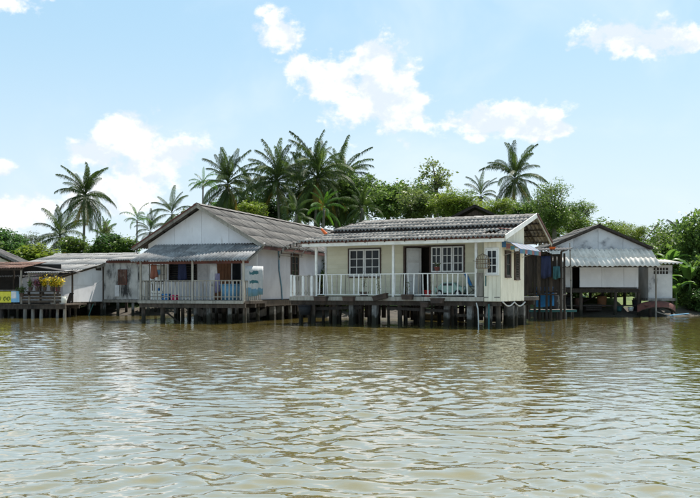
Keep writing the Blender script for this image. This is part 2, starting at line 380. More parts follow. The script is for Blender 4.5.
def window(house, axis, c, a0, a1, z0, z1, sashes=2, cols=2, rows=3, frame='brown_win', sash='sash_white', out=-1, glass='glass', fw=.05):
    """window > sash, pane; axis is the wall's direction, c the wall face, out the side that faces outwards"""
    def B(mb, p, q, d0, d1, za, zb):
        d0, d1 = sorted((c + out * d0, c + out * d1))
        return mb.box(p, q, d0, d1, za, zb) if axis == 'x' else mb.box(d0, d1, p, q, za, zb)
    f = MB()
    B(f, a0 - fw, a0, -.04, .055, z0 - fw, z1 + fw); B(f, a1, a1 + fw, -.04, .055, z0 - fw, z1 + fw)
    B(f, a0, a1, -.04, .053, z1, z1 + fw); B(f, a0 - .03, a1 + .03, -.04, .075, z0 - fw - .002, z0)
    B(f, a0, a1, -.06, -.05, z0, z1)
    w = f.build('window', frame, house)
    sw = (a1 - a0) / sashes
    for i in range(sashes):
        p, q = a0 + i * sw + .012, a0 + (i + 1) * sw - .012; s = MB(); st = .055; mt = .028
        B(s, p, p + st, 0, .035, z0 + .01, z1 - .01); B(s, q - st, q, 0, .035, z0 + .01, z1 - .01)
        B(s, p + st, q - st, 0, .034, z0 + .01, z0 + .01 + st); B(s, p + st, q - st, 0, .034, z1 - .01 - st, z1 - .01)
        pw = (q - p - 2 * st) / cols; ph = (z1 - z0 - .02 - 2 * st) / rows; zb = z0 + .01 + st
        for k in range(1, cols): B(s, p + st + k * pw - mt / 2, p + st + k * pw + mt / 2, .004, .03, zb, zb + rows * ph)
        for k in range(1, rows): B(s, p + st, q - st, .006, .028, zb + k * ph - mt / 2, zb + k * ph + mt / 2)
        sub(s.build('sash', sash), w)
        for k in range(cols):
            for r in range(rows):
                g = MB(); B(g, p + st + k * pw + .002, p + st + (k + 1) * pw - .002, .008, .014, zb + r * ph + .002, zb + (r + 1) * ph - .002)
                sub(g.build('pane', glass), w)
    return w

SHEETS = {}
def sheet_mesh(w, l, waves, amp, mat, seg=6, lip=.022):
    key = (round(w, 3), round(l, 3), waves, amp, mat)
    if key in SHEETS: return SHEETS[key]
    mb = MB(); n = waves * seg
    for i in range(n + 1):
        x = w * i / n; z = amp * math.cos(2 * math.pi * waves * i / n)
        mb.v += [(x, 0, z - lip), (x, 0, z), (x, l, z)]
    for i in range(n):
        a = i * 3; b = a + 3; mb.f += [(a, b, b + 1, a + 1), (a + 1, b + 1, b + 2, a + 2)]
    mb.keep = True
    me, _ = mb.mesh('roofing_sheet', mat, True); me.name = 'roofing_sheet'
    SHEETS[key] = me; return me
def sheets(part, mat, origin, eave_dir, slope_vec, width, cols, rows, waves, amp, start=None, skip=(), overlap=.10, jig=.028, name='roofing_sheet', override=None):
    """lay courses of corrugated sheets; origin = lower left corner, slope_vec = from eave to ridge"""
    u = Vector(eave_dir).normalized(); s = Vector(slope_vec); Ltot = s.length; s = s.normalized(); n = u.cross(s).normalized()
    if n.z < 0: n = -n
    l = Ltot / rows; w = width / cols; o0 = Vector(origin); rg = random.Random(int(abs(o0.x * 100) + cols * 7 + rows))
    right = u.cross(s).z > 0
    for r in range(rows):
        st = start[r] if start else 0.0
        for c in range(cols):
            if (r, c) in skip: continue
            x0 = c * w
            if x0 + w < st + .04: continue
            cut = max(0.0, st - x0); ww = w - cut
            wv = max(1, round(waves * ww / w))
            me = sheet_mesh(ww if cut else w, l + (overlap if r < rows - 1 else 0), wv if cut else waves, amp, (override or {}).get((r, c), mat))
            p = o0 + u * (x0 + cut) + s * (r * l + rg.uniform(-1, 1) * jig) + n * (.018 + rg.uniform(0, .016))
            tw_ = rg.uniform(-.012, .012); tilt = s * 1.0 - n * ((.022 + rg.uniform(-.006, .008)) / l) + u * tw_                   # the upper edge slips under the course above
            s2 = tilt.normalized(); n2 = u.cross(s2).normalized(); u2 = s2.cross(n2).normalized()
            m4 = Matrix(((u2.x, s2.x, n2.x, p.x), (u2.y, s2.y, n2.y, p.y), (u2.z, s2.z, n2.z, p.z), (0, 0, 0, 1)))
            ob = bpy.data.objects.new(name, me); link(ob); place(ob, part, m4)
def caps(part, mat, a, b, r=.10, step=.9, name='ridge_cap', drop=.45):
    a = Vector(a); b = Vector(b); n = max(1, round((b - a).length / step)); d = (b - a) / n
    hd = Vector((d.x, d.y, 0)).normalized(); sd = Vector((-hd.y, hd.x, 0))
    for i in range(n):
        mb = MB(); p0 = a + d * i - d * .03; p1 = a + d * (i + 1) + d * .03
        for p, lift in ((p0, .03), (p1, .012)):
            for k in range(7):
                t = (k - 3) / 3; mb.v.append(tuple(p + sd * (t * r * 1.5) + Vector((0, 0, lift + r * .55 - drop * 1.2 * abs(t) * r - .25 * r * t * t))))
        for k in range(6): mb.f.append((k, k + 1, k + 8, k + 7))
        sub(mb.build(name, mat, None, True), part)

def W(px, py, Y): return ((px - 350) / F_PX * Y, Y, CAM_Z + (HOR - py) / F_PX * Y)

# ------------------------------------------------------------------ water
def build_water():
    def axis(parts):
        out = []
        for a, b, n in parts: out += list(np.linspace(a, b, n, endpoint=False))
        return np.array(out + [parts[-1][1]])
    X = axis([(-900, -60, 14), (-60, -28, 50), (-28, -12, 120), (-12, -4, 110), (-4, 4, 220), (4, 12, 110), (12, 28, 120), (28, 60, 50), (60, 900, 14)])
    ys = [2.0]
    while ys[-1] < 70: ys.append(ys[-1] + max(.024, .0052 * ys[-1]))
    Y = np.concatenate([np.linspace(-400, -30, 8), np.linspace(-24, 1.7, 40), np.array(ys)])
    gx, gy = np.meshgrid(X, Y); h = np.zeros_like(gx)
    rg = np.random.default_rng(11)
    wx = gx + .28 * np.sin(.9 * gy + .6 * gx) + .22 * np.sin(1.7 * gx - .7 * gy + 1.0)
    wy = gy + .22 * np.sin(.8 * gx + .5 * gy + 2.) + .10 * np.sin(2.3 * gx + 1.1 * gy)
    NW = 90
    for k in range(NW):
        lam = .13 * (.95 / .13) ** rg.random()
        th = math.pi / 2 + rg.normal(0, .85) + .10
        kk = 2 * math.pi / lam
        slope = .11 * math.sqrt(2 / NW) * (1.3 if .18 < lam < .5 else .75)
        ph = rg.uniform(0, 6.28)
        q = kk * (math.cos(th) * wx + math.sin(th) * wy) + ph
        fade = 1 / (1 + (gy / (lam * 75)) ** 4)          # drop waves the rows cannot carry
        h += slope / kk * fade * (np.sin(q) + .25 * np.cos(2 * q))
    group = .72 + .28 * np.sin(.35 * gx + .8) * np.sin(.22 * gy + .3 * gx) + .18 * np.sin(.11 * gy - .5 * gx)
    h *= group
    edge = np.clip((62 - np.abs(gx)) / 20, 0, 1) * np.clip((gy + 26) / 10, 0, 1)
    h *= edge
    ny, nx = gx.shape
    v = np.stack([gx, gy, h], -1).reshape(-1, 3)
    i = np.arange(ny - 1)[:, None] * nx + np.arange(nx - 1)[None, :]
    f = np.stack([i, i + 1, i + nx + 1, i + nx], -1).reshape(-1, 4)
    me = bpy.data.meshes.new('water'); fast_mesh(me, v, f); me.polygons.foreach_set('use_smooth', np.ones(len(f), bool))
    m, nt, b, out = mk('water')
    tc = nt.nodes.new('ShaderNodeTexCoord'); mp = nt.nodes.new('ShaderNodeMapping'); mp.inputs['Scale'].default_value = (.8, 1.2, 1)
    mp.inputs['Rotation'].default_value = (0, 0, .12)
    nt.links.new(tc.outputs['Object'], mp.inputs[0])
    f1 = nz(nt, mp.outputs[0], 4.6, 2, .5); f2 = nz(nt, mp.outputs[0], .12, 2, .5)
    bp = nt.nodes.new('ShaderNodeBump'); bp.inputs['Distance'].default_value = .05
    bp.inputs['Strength'].default_value = .24; nt.links.new(f1, bp.inputs['Height']); nt.links.new(bp.outputs[0], b.inputs['Normal'])
    nt.links.new(mixc(nt, ramp(nt, f2, .3, .7), (.155, .12, .03, 1), (.185, .145, .04, 1)), b.inputs['Base Color'])
    b.inputs['Roughness'].default_value = .9; b.inputs['Specular IOR Level'].default_value = 0
    gl = nt.nodes.new('ShaderNodeBsdfGlossy'); gl.inputs['Roughness'].default_value = .03; gl.inputs['Color'].default_value = (.93, .96, 1, 1); nt.links.new(bp.outputs[0], gl.inputs['Normal'])
    lw = nt.nodes.new('ShaderNodeLayerWeight'); lw.inputs['Blend'].default_value = .5; nt.links.new(bp.outputs[0], lw.inputs['Normal'])
    pw = nt.nodes.new('ShaderNodeMath'); pw.operation = 'POWER'; nt.links.new(lw.outputs['Facing'], pw.inputs[0]); pw.inputs[1].default_value = 2.5
    ms = nt.nodes.new('ShaderNodeMath'); ms.operation = 'MULTIPLY_ADD'; nt.links.new(pw.outputs[0], ms.inputs[0]); ms.inputs[1].default_value = .96; ms.inputs[2].default_value = .03
    mx = nt.nodes.new('ShaderNodeMixShader'); nt.links.new(ms.outputs[0], mx.inputs[0]); nt.links.new(b.outputs[0], mx.inputs[1]); nt.links.new(gl.outputs[0], mx.inputs[2]); nt.links.new(mx.outputs[0], out.inputs[0])
    me.materials.append(m)
    o = bpy.data.objects.new('water', me); link(o); o['kind'] = 'structure'; o['label'] = 'brown river water with small ripples'
def fast_mesh(me, v, f):
    nf, k = f.shape
    me.vertices.add(len(v)); me.vertices.foreach_set('co', np.ascontiguousarray(v, dtype=np.float32).ravel())
    me.loops.add(nf * k); me.loops.foreach_set('vertex_index', np.ascontiguousarray(f, dtype=np.int32).ravel())
    me.polygons.add(nf); me.polygons.foreach_set('loop_start', np.arange(0, nf * k, k, dtype=np.int32))
    me.polygons.foreach_set('loop_total', np.full(nf, k, dtype=np.int32)); me.update(calc_edges=True)
build_water()

# ------------------------------------------------------------------ ground behind the river
def shore(x): return 52.5 - 6.8 / (1 + np.exp(-(x + 2.5) * 1.3)) + 3.6 / (1 + np.exp(-(x - 9.3) * 2.5)) + .5 * np.sin(x * .7) + .3 * np.sin(x * 1.9 + 1)
def ground_z(x, y):
    d = y - shore(x)
    return np.clip(-.55 + .22 * (d + 1.6), -1.2, None) * (d < 5) + (d >= 5) * (.9 + .02 * np.sin(x * .4) + .1 * np.sin(y * .23 + x * .1)) + .05 * np.sin(x * 2.1) * np.sin(y * 1.7)
def build_ground():
    X = np.concatenate([np.linspace(-1500, -70, 12), np.linspace(-60, 60, 161), np.linspace(70, 1500, 12)])
    Y = np.concatenate([np.linspace(42, 66, 73), np.linspace(67, 140, 40), np.linspace(150, 2200, 14)])
    gx, gy = np.meshgrid(X, Y); gz = ground_z(gx, gy); ny, nx = gx.shape
    v = np.stack([gx, gy, gz], -1).reshape(-1, 3); i = np.arange(ny - 1)[:, None] * nx + np.arange(nx - 1)[None, :]
    f = np.stack([i, i + 1, i + nx + 1, i + nx], -1).reshape(-1, 4)
    me = bpy.data.meshes.new('ground'); fast_mesh(me, v, f); me.polygons.foreach_set('use_smooth', np.ones(len(f), bool))
    m, nt, b, out = mk('ground')
    tc = nt.nodes.new('ShaderNodeTexCoord'); geo = nt.nodes.new('ShaderNodeSeparateXYZ'); nt.links.new(tc.outputs['Object'], geo.inputs[0])
    f1 = nz(nt, tc.outputs['Object'], .6, 6, .65); f2 = nz(nt, tc.outputs['Object'], 3, 5, .6)
    grass = mixc(nt, ramp(nt, f2, .3, .7), (.05, .085, .02, 1), (.11, .15, .035, 1))
    mud = mixc(nt, ramp(nt, f2, .3, .7), (.028, .023, .016, 1), (.055, .044, .03, 1))
    ad = nt.nodes.new('ShaderNodeMath'); ad.operation = 'MULTIPLY_ADD'; nt.links.new(f1, ad.inputs[0]); ad.inputs[1].default_value = .8; nt.links.new(geo.outputs[2], ad.inputs[2])
    nt.links.new(mixc(nt, ramp(nt, ad.outputs[0], .75, 1.0), mud, grass), b.inputs['Base Color']); b.inputs['Roughness'].default_value = .95
    me.materials.append(m); o = bpy.data.objects.new('ground', me); link(o); o['kind'] = 'structure'
build_ground()

# ================================================================== the yellow house (nearest)
def yellow_house():
    H = thing('stilt_house', 'pale yellow stilt house with white railed veranda and grey wavy tile roof', 'house', (4.94, 34.9, 0), -R(28))
    Fz = 1.18; tw = 1.6
    # deck
    deck = MB()
    for t in (.12, 1.5, 3.0, 4.6): deck.box(-8.55, .98, t - .06, t + .06, Fz - .36, Fz - .17)
    for u in np.arange(-8.4, 1.0, 1.17): deck.box(u - .04, u + .04, .06, 5.3, Fz - .168, Fz - .045)
    deck = deck.build('deck', 'wood', H)
    n = 42
    for i in range(n):
        u0 = -8.55 + i * 9.53 / n
        bxs('deck_plank', deck, 'wood_grey', u0 + .006, u0 + 9.53 / n - .006, random.uniform(-.03, .01), 5.35, Fz - .04, Fz + random.uniform(-.004, .004))
    for (a, b) in ((-8.55, -5.4), (-5.39, -2.2), (-2.19, .33)):
        bxs('fascia_board', deck, 'wood_pale', a, b, -.075, -.04, Fz - .17 + random.uniform(-.01, .01), Fz - .012)
    # stilts
    rg = random.Random(5)
    for u in (-8.3, -7.55, -6.55, -5.6, -4.5, -3.35, -2.3, -1.35, -.45, .3, .9):
        sq = rg.random() < .5
        pole('stilt', H, 'concrete' if sq else 'wood', u + rg.uniform(-.1, .1), rg.uniform(.15, .4), -1.2, Fz - .34, .105 if sq else .10, 7, (rg.uniform(-.05, .05), 0), sq)
    for t in (1.55, 3.05, 4.65):
        for u in np.arange(-8.1, 1.0, 1.28):
            pole('stilt', H, 'wood' if rg.random() < .6 else 'concrete', u + rg.uniform(-.35, .35), t + rg.uniform(-.15, .15), -1.2, Fz - .35, rg.uniform(.075, .12), 7, (rg.uniform(-.06, .06), 0))
    for k in range(12): pole('stilt', H, 'wood', -8.2 + k * .78 + rg.uniform(-.2, .2), rg.uniform(.5, 1.2), -1.2, Fz - .35, rg.uniform(.045, .07), 6, (rg.uniform(-.1, .1), 0))
    pole('stilt', H, 'concrete', .98, 1.4, -1.2, Fz - .36, .11, square=True); pole('stilt', H, 'concrete', .98, 2.8, -1.2, Fz - .36, .12, square=True)
    # brace planks below the deck
    MB().beam((-7.9, .3, .62), (-5.2, .32, .72), .04, .13).build('brace', 'wood_dark', H); MB().beam((-4.0, .28, .7), (-1.2, .3, .6), .04, .12).build('brace', 'wood_dark', H)
    MB().beam((-1.0, .5, .42), (.9, .5, .46), .05, .11).build('brace', 'wood', H)
    blocker = bx('darkening_rail', H, 'wood_dark', -8.3, .6, 4.95, 5.0, .62, .70)  # rail and dark planks added only to deepen the shade under the deck
    for k in range(30):
        if rg.random() < .9: bxs('darkening_plank', blocker, 'wood_dark', -8.3 + k * .3, -8.3 + k * .3 + rg.uniform(.2, .29), 4.90, 4.945, rg.uniform(-.1, .3), rg.uniform(.72, .84))
    # front wall with clapboards
    op_w1 = (-6.49, -4.97, 2.04, 3.24); op_d = (-3.80, -2.64, Fz, 3.28); op_w2 = (-2.58, -1.12, 2.19, 3.28)
    grow = lambda o, g: (o[0] - g, o[1] + g, o[2] - g, o[3] + g)
    ops = [grow(op_w1, .05), (op_d[0] - .05, op_d[1] + .02, Fz, op_d[3] + .05), grow(op_w2, .05)]
    w = cells(MB(), 'x', tw + .03, tw + .13, -7.66, .35, Fz, 3.62, ops).build('front_wall', 'yellow', H)
    clapboards(w, 'yellow', 'x', tw + .03, -7.66, .35, Fz + .02, 3.6, .2, ops)
    bxs('corner_board', w, 'white_paint', -7.72, -7.62, tw - .03, tw + .14, Fz, 3.6)
    window(H, 'x', tw + .02, *op_w1[:2], op_w1[2], op_w1[3], 2)
    window(H, 'x', tw + .02, *op_w2[:2], op_w2[2], op_w2[3], 3)
    d = MB().box(-3.85, -3.78, tw - .03, tw + .15, Fz, 3.33).box(-2.64, -2.60, tw - .03, tw + .15, Fz, 3.33).box(-3.78, -2.64, tw - .03, tw + .15, 3.27, 3.33).build('door_frame', 'brown_win', H)
    dl = MB()                                                    # white leaf, pushed half inwards
    dl.beam((-3.76, tw + .1, Fz + 1.04), (-3.30, tw + .62, Fz + 1.04), .04, 2.06)
    dl = dl.build('door', 'white_paint', H)
    for (za, zb) in ((1.34, 2.0), (2.12, 2.62), (2.72, 3.12)):
        sub(MB().beam((-3.70, tw + .135, (za + zb) / 2), (-3.36, tw + .52, (za + zb) / 2), .03, zb - za).build('door_panel', 'sash_white'), dl)
    sub(MB().beam((-3.35, tw + .49, 2.2), (-3.31, tw + .50, 2.2), .05, .12).build('door_handle', 'metal'), dl)
    # left wall, back wall, inner dark walls, ceiling
    cells(MB(), 'y', -7.66, -7.56, tw + .135, 5.3, Fz, 3.6, []).build('side_wall', 'yellow', H)
    bx('back_wall', H, 'cream', -7.55, -.6, 5.2, 5.3, Fz, 3.6)
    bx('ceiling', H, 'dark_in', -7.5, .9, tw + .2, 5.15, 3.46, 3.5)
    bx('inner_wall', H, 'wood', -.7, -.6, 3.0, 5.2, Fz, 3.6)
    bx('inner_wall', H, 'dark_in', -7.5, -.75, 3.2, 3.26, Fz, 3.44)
    # corner room: short front wall and side wall
    cf = cells(MB(), 'x', .0, .08, .34, 1.0, 1.0, 3.55, [(.42, .90, 2.06, 3.04)]).build('corner_wall', 'cream', H)
    for k in range(4): bxs('board', cf, 'cream', .345 + k * .166, .345 + (k + 1) * .166 - .012, -.024, -.003, 1.02, 2.0)
    for k in range(4): bxs('board', cf, 'cream', .345 + k * .166, .345 + (k + 1) * .166 - .012, -.024, -.003, 3.1, 3.5)
    window(H, 'x', -.002, .42, .90, 2.06, 3.04, 1, 2, 3, 'white_paint')
    # a leaf of the corner window standing open
    bx('veranda_end_wall', H, 'cream', .30, .38, .09, tw, Fz, 3.55)
    bx('weathered_panel', H, 'wood_grey', .03, .30, -.03, .0, Fz + .02, 2.12)
    # side wall towards the gap, battened boards
    ow1, ow2 = (.55, 1.1, 1.98, 2.95), (1.75, 2.25, 1.9, 2.98)
    gs = cells(MB(), 'y', .92, 1.0, .085, 3.0, 1.0, 3.56, [grow(ow1, .04), grow(ow2, .04)])
    gs.prism([(-.02, 3.56), (3.0, 3.56), (3.0, 4.28), (-.02, 3.62)], 'x', .93, .99)
    gs = gs.build('gable_wall', 'cream', H)
    nb = 15
    for k in range(nb):
        a, b = .0 + k * 3.0 / nb + .005, (k + 1) * 3.0 / nb - .005; mid = (a + b) / 2
        segs = [(1.0, 3.5 + .2 * mid)]
        for o in (ow1, ow2):
            if o[0] - .08 < mid < o[1] + .08: segs = [(1.0, o[2] - .06), (o[3] + .06, 3.5 + .2 * mid)]
        for (za, zb) in segs: bxs('board', gs, 'cream', 1.0, 1.022, a, b, za + random.uniform(0, .03), zb)
    window(H, 'y', 1.02, *ow1[:2], ow1[2], ow1[3], 1, 1, 2, 'brown_win', 'brown_win', 1)
    lw = window(H, 'y', 1.02, *ow2[:2], ow2[2], ow2[3], 1, 1, 1, 'brown_win', 'brown_win', 1)
    for k in range(9): bxs('louvre_slat', lw, 'wood_dark', 1.04, 1.075, 1.8, 2.2, 2.0 + k * .1, 2.07 + k * .1)
    # posts and beam of the veranda
    for u in (-7.25, -3.59, -.0): bx('veranda_post', H, 'white_paint', u - .045, u + .045, -.02, .07, Fz - .03, 3.3)
    for (a, b) in ((-7.75, -4.6), (-4.59, -1.5), (-1.49, 1.25)): bx('eave_fascia', H, 'white_paint', a, b, -.36, -.325, 3.30, 3.475)
    bx('veranda_beam', H, 'white_paint', -7.7, 1.0, .0, .06, 3.302, 3.42)
    bx('eave_batten', H, 'wood_red', -7.78, 1.28, -.40, -.362, 3.44, 3.515)
    # roof frame and tiles
    ue, us, ur = -7.86, -7.25, -6.85; ug = 1.32
    EZ, SZ, UZ, RZ = 3.50, 3.95, 4.07, 4.60; te, ts, tu, tr, tb = -.48, 1.62, 1.48, 3.7, 5.95
    rf = MB()
    for u in np.arange(-7.4, 1.2, .9):
        rf.beam((u, te + .1, EZ - .05), (u, ts, SZ - .05), .05, .09); rf.beam((u, tu + .1, UZ - .06), (u, tr, RZ - .06), .05, .09); rf.beam((u, tb, 3.5), (u, tr, RZ - .06), .05, .09)
    for t, z in ((.4, 3.63), (1.2, 3.79)): rf.beam((ue + .5, t, z), (ug - .05, t, z), .05, .05)
    for k in range(5): t = tr + (tb - tr) * k / 4.6 + .1; rf.beam((ur + .1, t, RZ - .02 - (RZ - 3.5) * (t - tr) / (tb - tr)), (ug - .04, t, RZ - .02 - (RZ - 3.5) * (t - tr) / (tb - tr)), .05, .05)
    rf.box(us + .1, ug - .02, ts - .03, ts + .0, SZ - .05, UZ + .03)            # riser between the two roof levels
    rf = rf.build('roof', 'wood_dark', H)
    Wd = ug - ue
    sheets(rf, 'roof_brown', (ue, te, EZ), (1, 0, 0), (0, ts - te, SZ - EZ), Wd, 17, 3, 3, .042, [0, .22, .45], {(1, 15)})
    sheets(rf, 'roof_brown', (ue, tu, UZ), (1, 0, 0), (0, tr - tu, RZ - UZ), Wd, 17, 3, 3, .042, [.62, .78, .93])
    sheets(rf, 'roof_brown', (ug, tb, 3.52), (-1, 0, 0), (0, tr - tb, RZ - 3.52), Wd - .9, 16, 3, 3, .042)
    caps(rf, 'roof_brown', (ur, tr, RZ), (ug, tr, RZ), .11, .45)
    sub(MB().beam((1.05, .9, 3.86), (.55, 1.15, 3.93), .16, .02).build('broken_tile', 'red_tile'), rf)
    # barge boards on the gap side and closed left end
    for (p, q, mt) in (((1.37, te - .02, EZ - .04), (1.37, tr, RZ + .0), 'white_paint'), ((1.37, tr, RZ), (1.37, tb + .05, 3.48), 'wood_pale')):
        sub(MB().beam(p, q, .035, .19).build('barge_board', mt), rf)
    sub(MB().beam((1.405, tr - .05, RZ + .06), (1.405, tb + .08, 3.56), .03, .10).build('barge_board', 'wood_red'), rf)
    MB().quad((ue + .05, te + .05, EZ), (ur, tr, RZ - .02), (ue + .3, tb, 3.5)).quad((ue + .05, te + .05, EZ - .02), (ue + .3, tb, 3.48), (ur, tr, RZ - .04)).build('roof_end', 'roof_brown', H)
    # railing
    r = MB().box(-7.2, -.05, .0, .045, 2.095, 2.13).box(-7.2, -.05, .005, .04, Fz + .06, Fz + .09).build('railing', 'white_paint', H)
    nb = 33
    for k in range(nb):
        u = -7.1 + k * 6.95 / nb; ln = random.gauss(0, .018)
        if k in (11, 18): ln = .07
        sub(MB().beam((u, .022, Fz + .09), (u + ln, .022, 2.097), .034 + .012 * (random.random() < .6), .035).build('baluster', 'white_paint' if random.random() < .72 else 'wood_pale'), r)
    r2 = MB().box(-8.44, -7.31, .0, .05, 2.02, 2.07).box(-8.44, -7.31, .0, .05, Fz + .12, Fz + .17).build('side_railing', 'wood_pale', H)
    for k in range(8):
        u = -8.38 + k * .145; bxs('picket', r2, 'wood_pale' if k % 3 else 'white_paint', u, u + .105, -.03, -.003, Fz + .03, 2.08 + random.uniform(-.03, .04))
    bx('rail_post', H, 'white_paint', -8.55, -8.45, -.03, .07, Fz - .1, 2.12)
    r3 = MB().box(-8.53, -8.49, .08, 1.6, 2.06, 2.1).build('return_railing', 'white_paint', H)
    for k in range(6): bxs('baluster', r3, 'white_paint', -8.525, -8.495, .25 + k * .24, .28 + k * .24, Fz, 2.058)
    # curved slatted awning at the left end
    aw = MB()
    for t in (-.3, .7, 1.5):
        pts = [(-7.9 - 1.0 * math.sin(a), t, 2.93 + .55 * math.cos(a)) for a in np.linspace(0, math.pi / 2, 7)]
        aw.tube(pts, .02, 5)
    aw = aw.build('slatted_awning', 'metal', H)
    for k, a in enumerate(np.linspace(.12, math.pi / 2, 9)):
        x, z = -7.9 - 1.0 * math.sin(a), 2.95 + .55 * math.cos(a)
        sub(MB().beam((x, -.35, z), (x, 1.6, z), .07, .02).build('slat', 'wood_red' if k % 2 else 'wood_grey'), aw)
    for k, a in enumerate(np.linspace(.1, math.pi / 2, 10)):
        x, z = -7.9 - 1.0 * math.sin(a), 2.93 + .55 * math.cos(a)
        sub(MB().box(x - .03, x + .03, -.37, -.352, z - .16, z + .0).build('fringe', 'wood_grey' if k % 2 else 'wood_dark'), aw)
    # striped canvas awning over the side windows
    sa = MB(); prof = [(1.03, 3.34), (1.35, 3.27), (1.75, 3.02)]
    for (p, q) in zip(prof[:-1], prof[1:]): sa.prism([(p[0], p[1]), (q[0], q[1]), (q[0], q[1] + .02), (p[0], p[1] + .02)], 'y', .1, 2.9)
    sa = sa.build('canvas_awning', 'stripe_awning', H)
    for k in range(9): bxs('valance_flap', sa, ('awn_blue', 'awn_teal', 'awn_red')[k % 3], 1.745, 1.757, .1 + k * .312, .1 + (k + 1) * .312 - .01, 2.86, 3.02)
    for k in range(4): bxs('valance_flap', sa, ('awn_blue', 'awn_red', 'awn_teal', 'cl_white')[k % 4], 1.03 + k * .17, 1.03 + (k + 1) * .17 - .01, .086, .098, 3.10 - .05 * k, 3.33 - .09 * k)
    for t in (.3, 2.7): sub(MB().tube([(1.03, t, 2.8), (1.74, t, 3.0)], .014, 5).build('awning_arm', 'metal'), sa)
    # drain pipe and hose under the corner
    MB().tube([(.55, -.06, .9), (.55, -.06, -.6)], .035, 6).build('drain_pipe', 'teal', H)
    MB().tube([(.42, -.05, 1.6), (.42, -.05, 2.0)], .02, 6).build('tap_pipe', 'teal', H)
    MB().tube([(.05, -.1, .95), (.12, -.1, .7), (.14, -.1, .2), (.14, -.1, -.5)], .025, 6).build('drain_pipe', 'rope', H)
    pts = [(1.06, .1 + 2.9 * s, .98 - .16 * math.sin(math.pi * (s * 2 % 1)) - .03 * s) for s in np.linspace(0, .999, 15)]
    MB().tube(pts, .028, 6).build('hanging_hose', 'rope', H)
    return H
YH = yellow_house()
def on(house, x, y, z):
    m = Matrix.Translation(house.location) @ Matrix.Rotation(house.rotation_euler.z, 4, 'Z'); return m @ Vector((x, y, z))
def thing_on(house, name, label, cat, x, y, z, group=None): return thing(name, label, cat, on(house, x, y, z), house.rotation_euler.z, group)

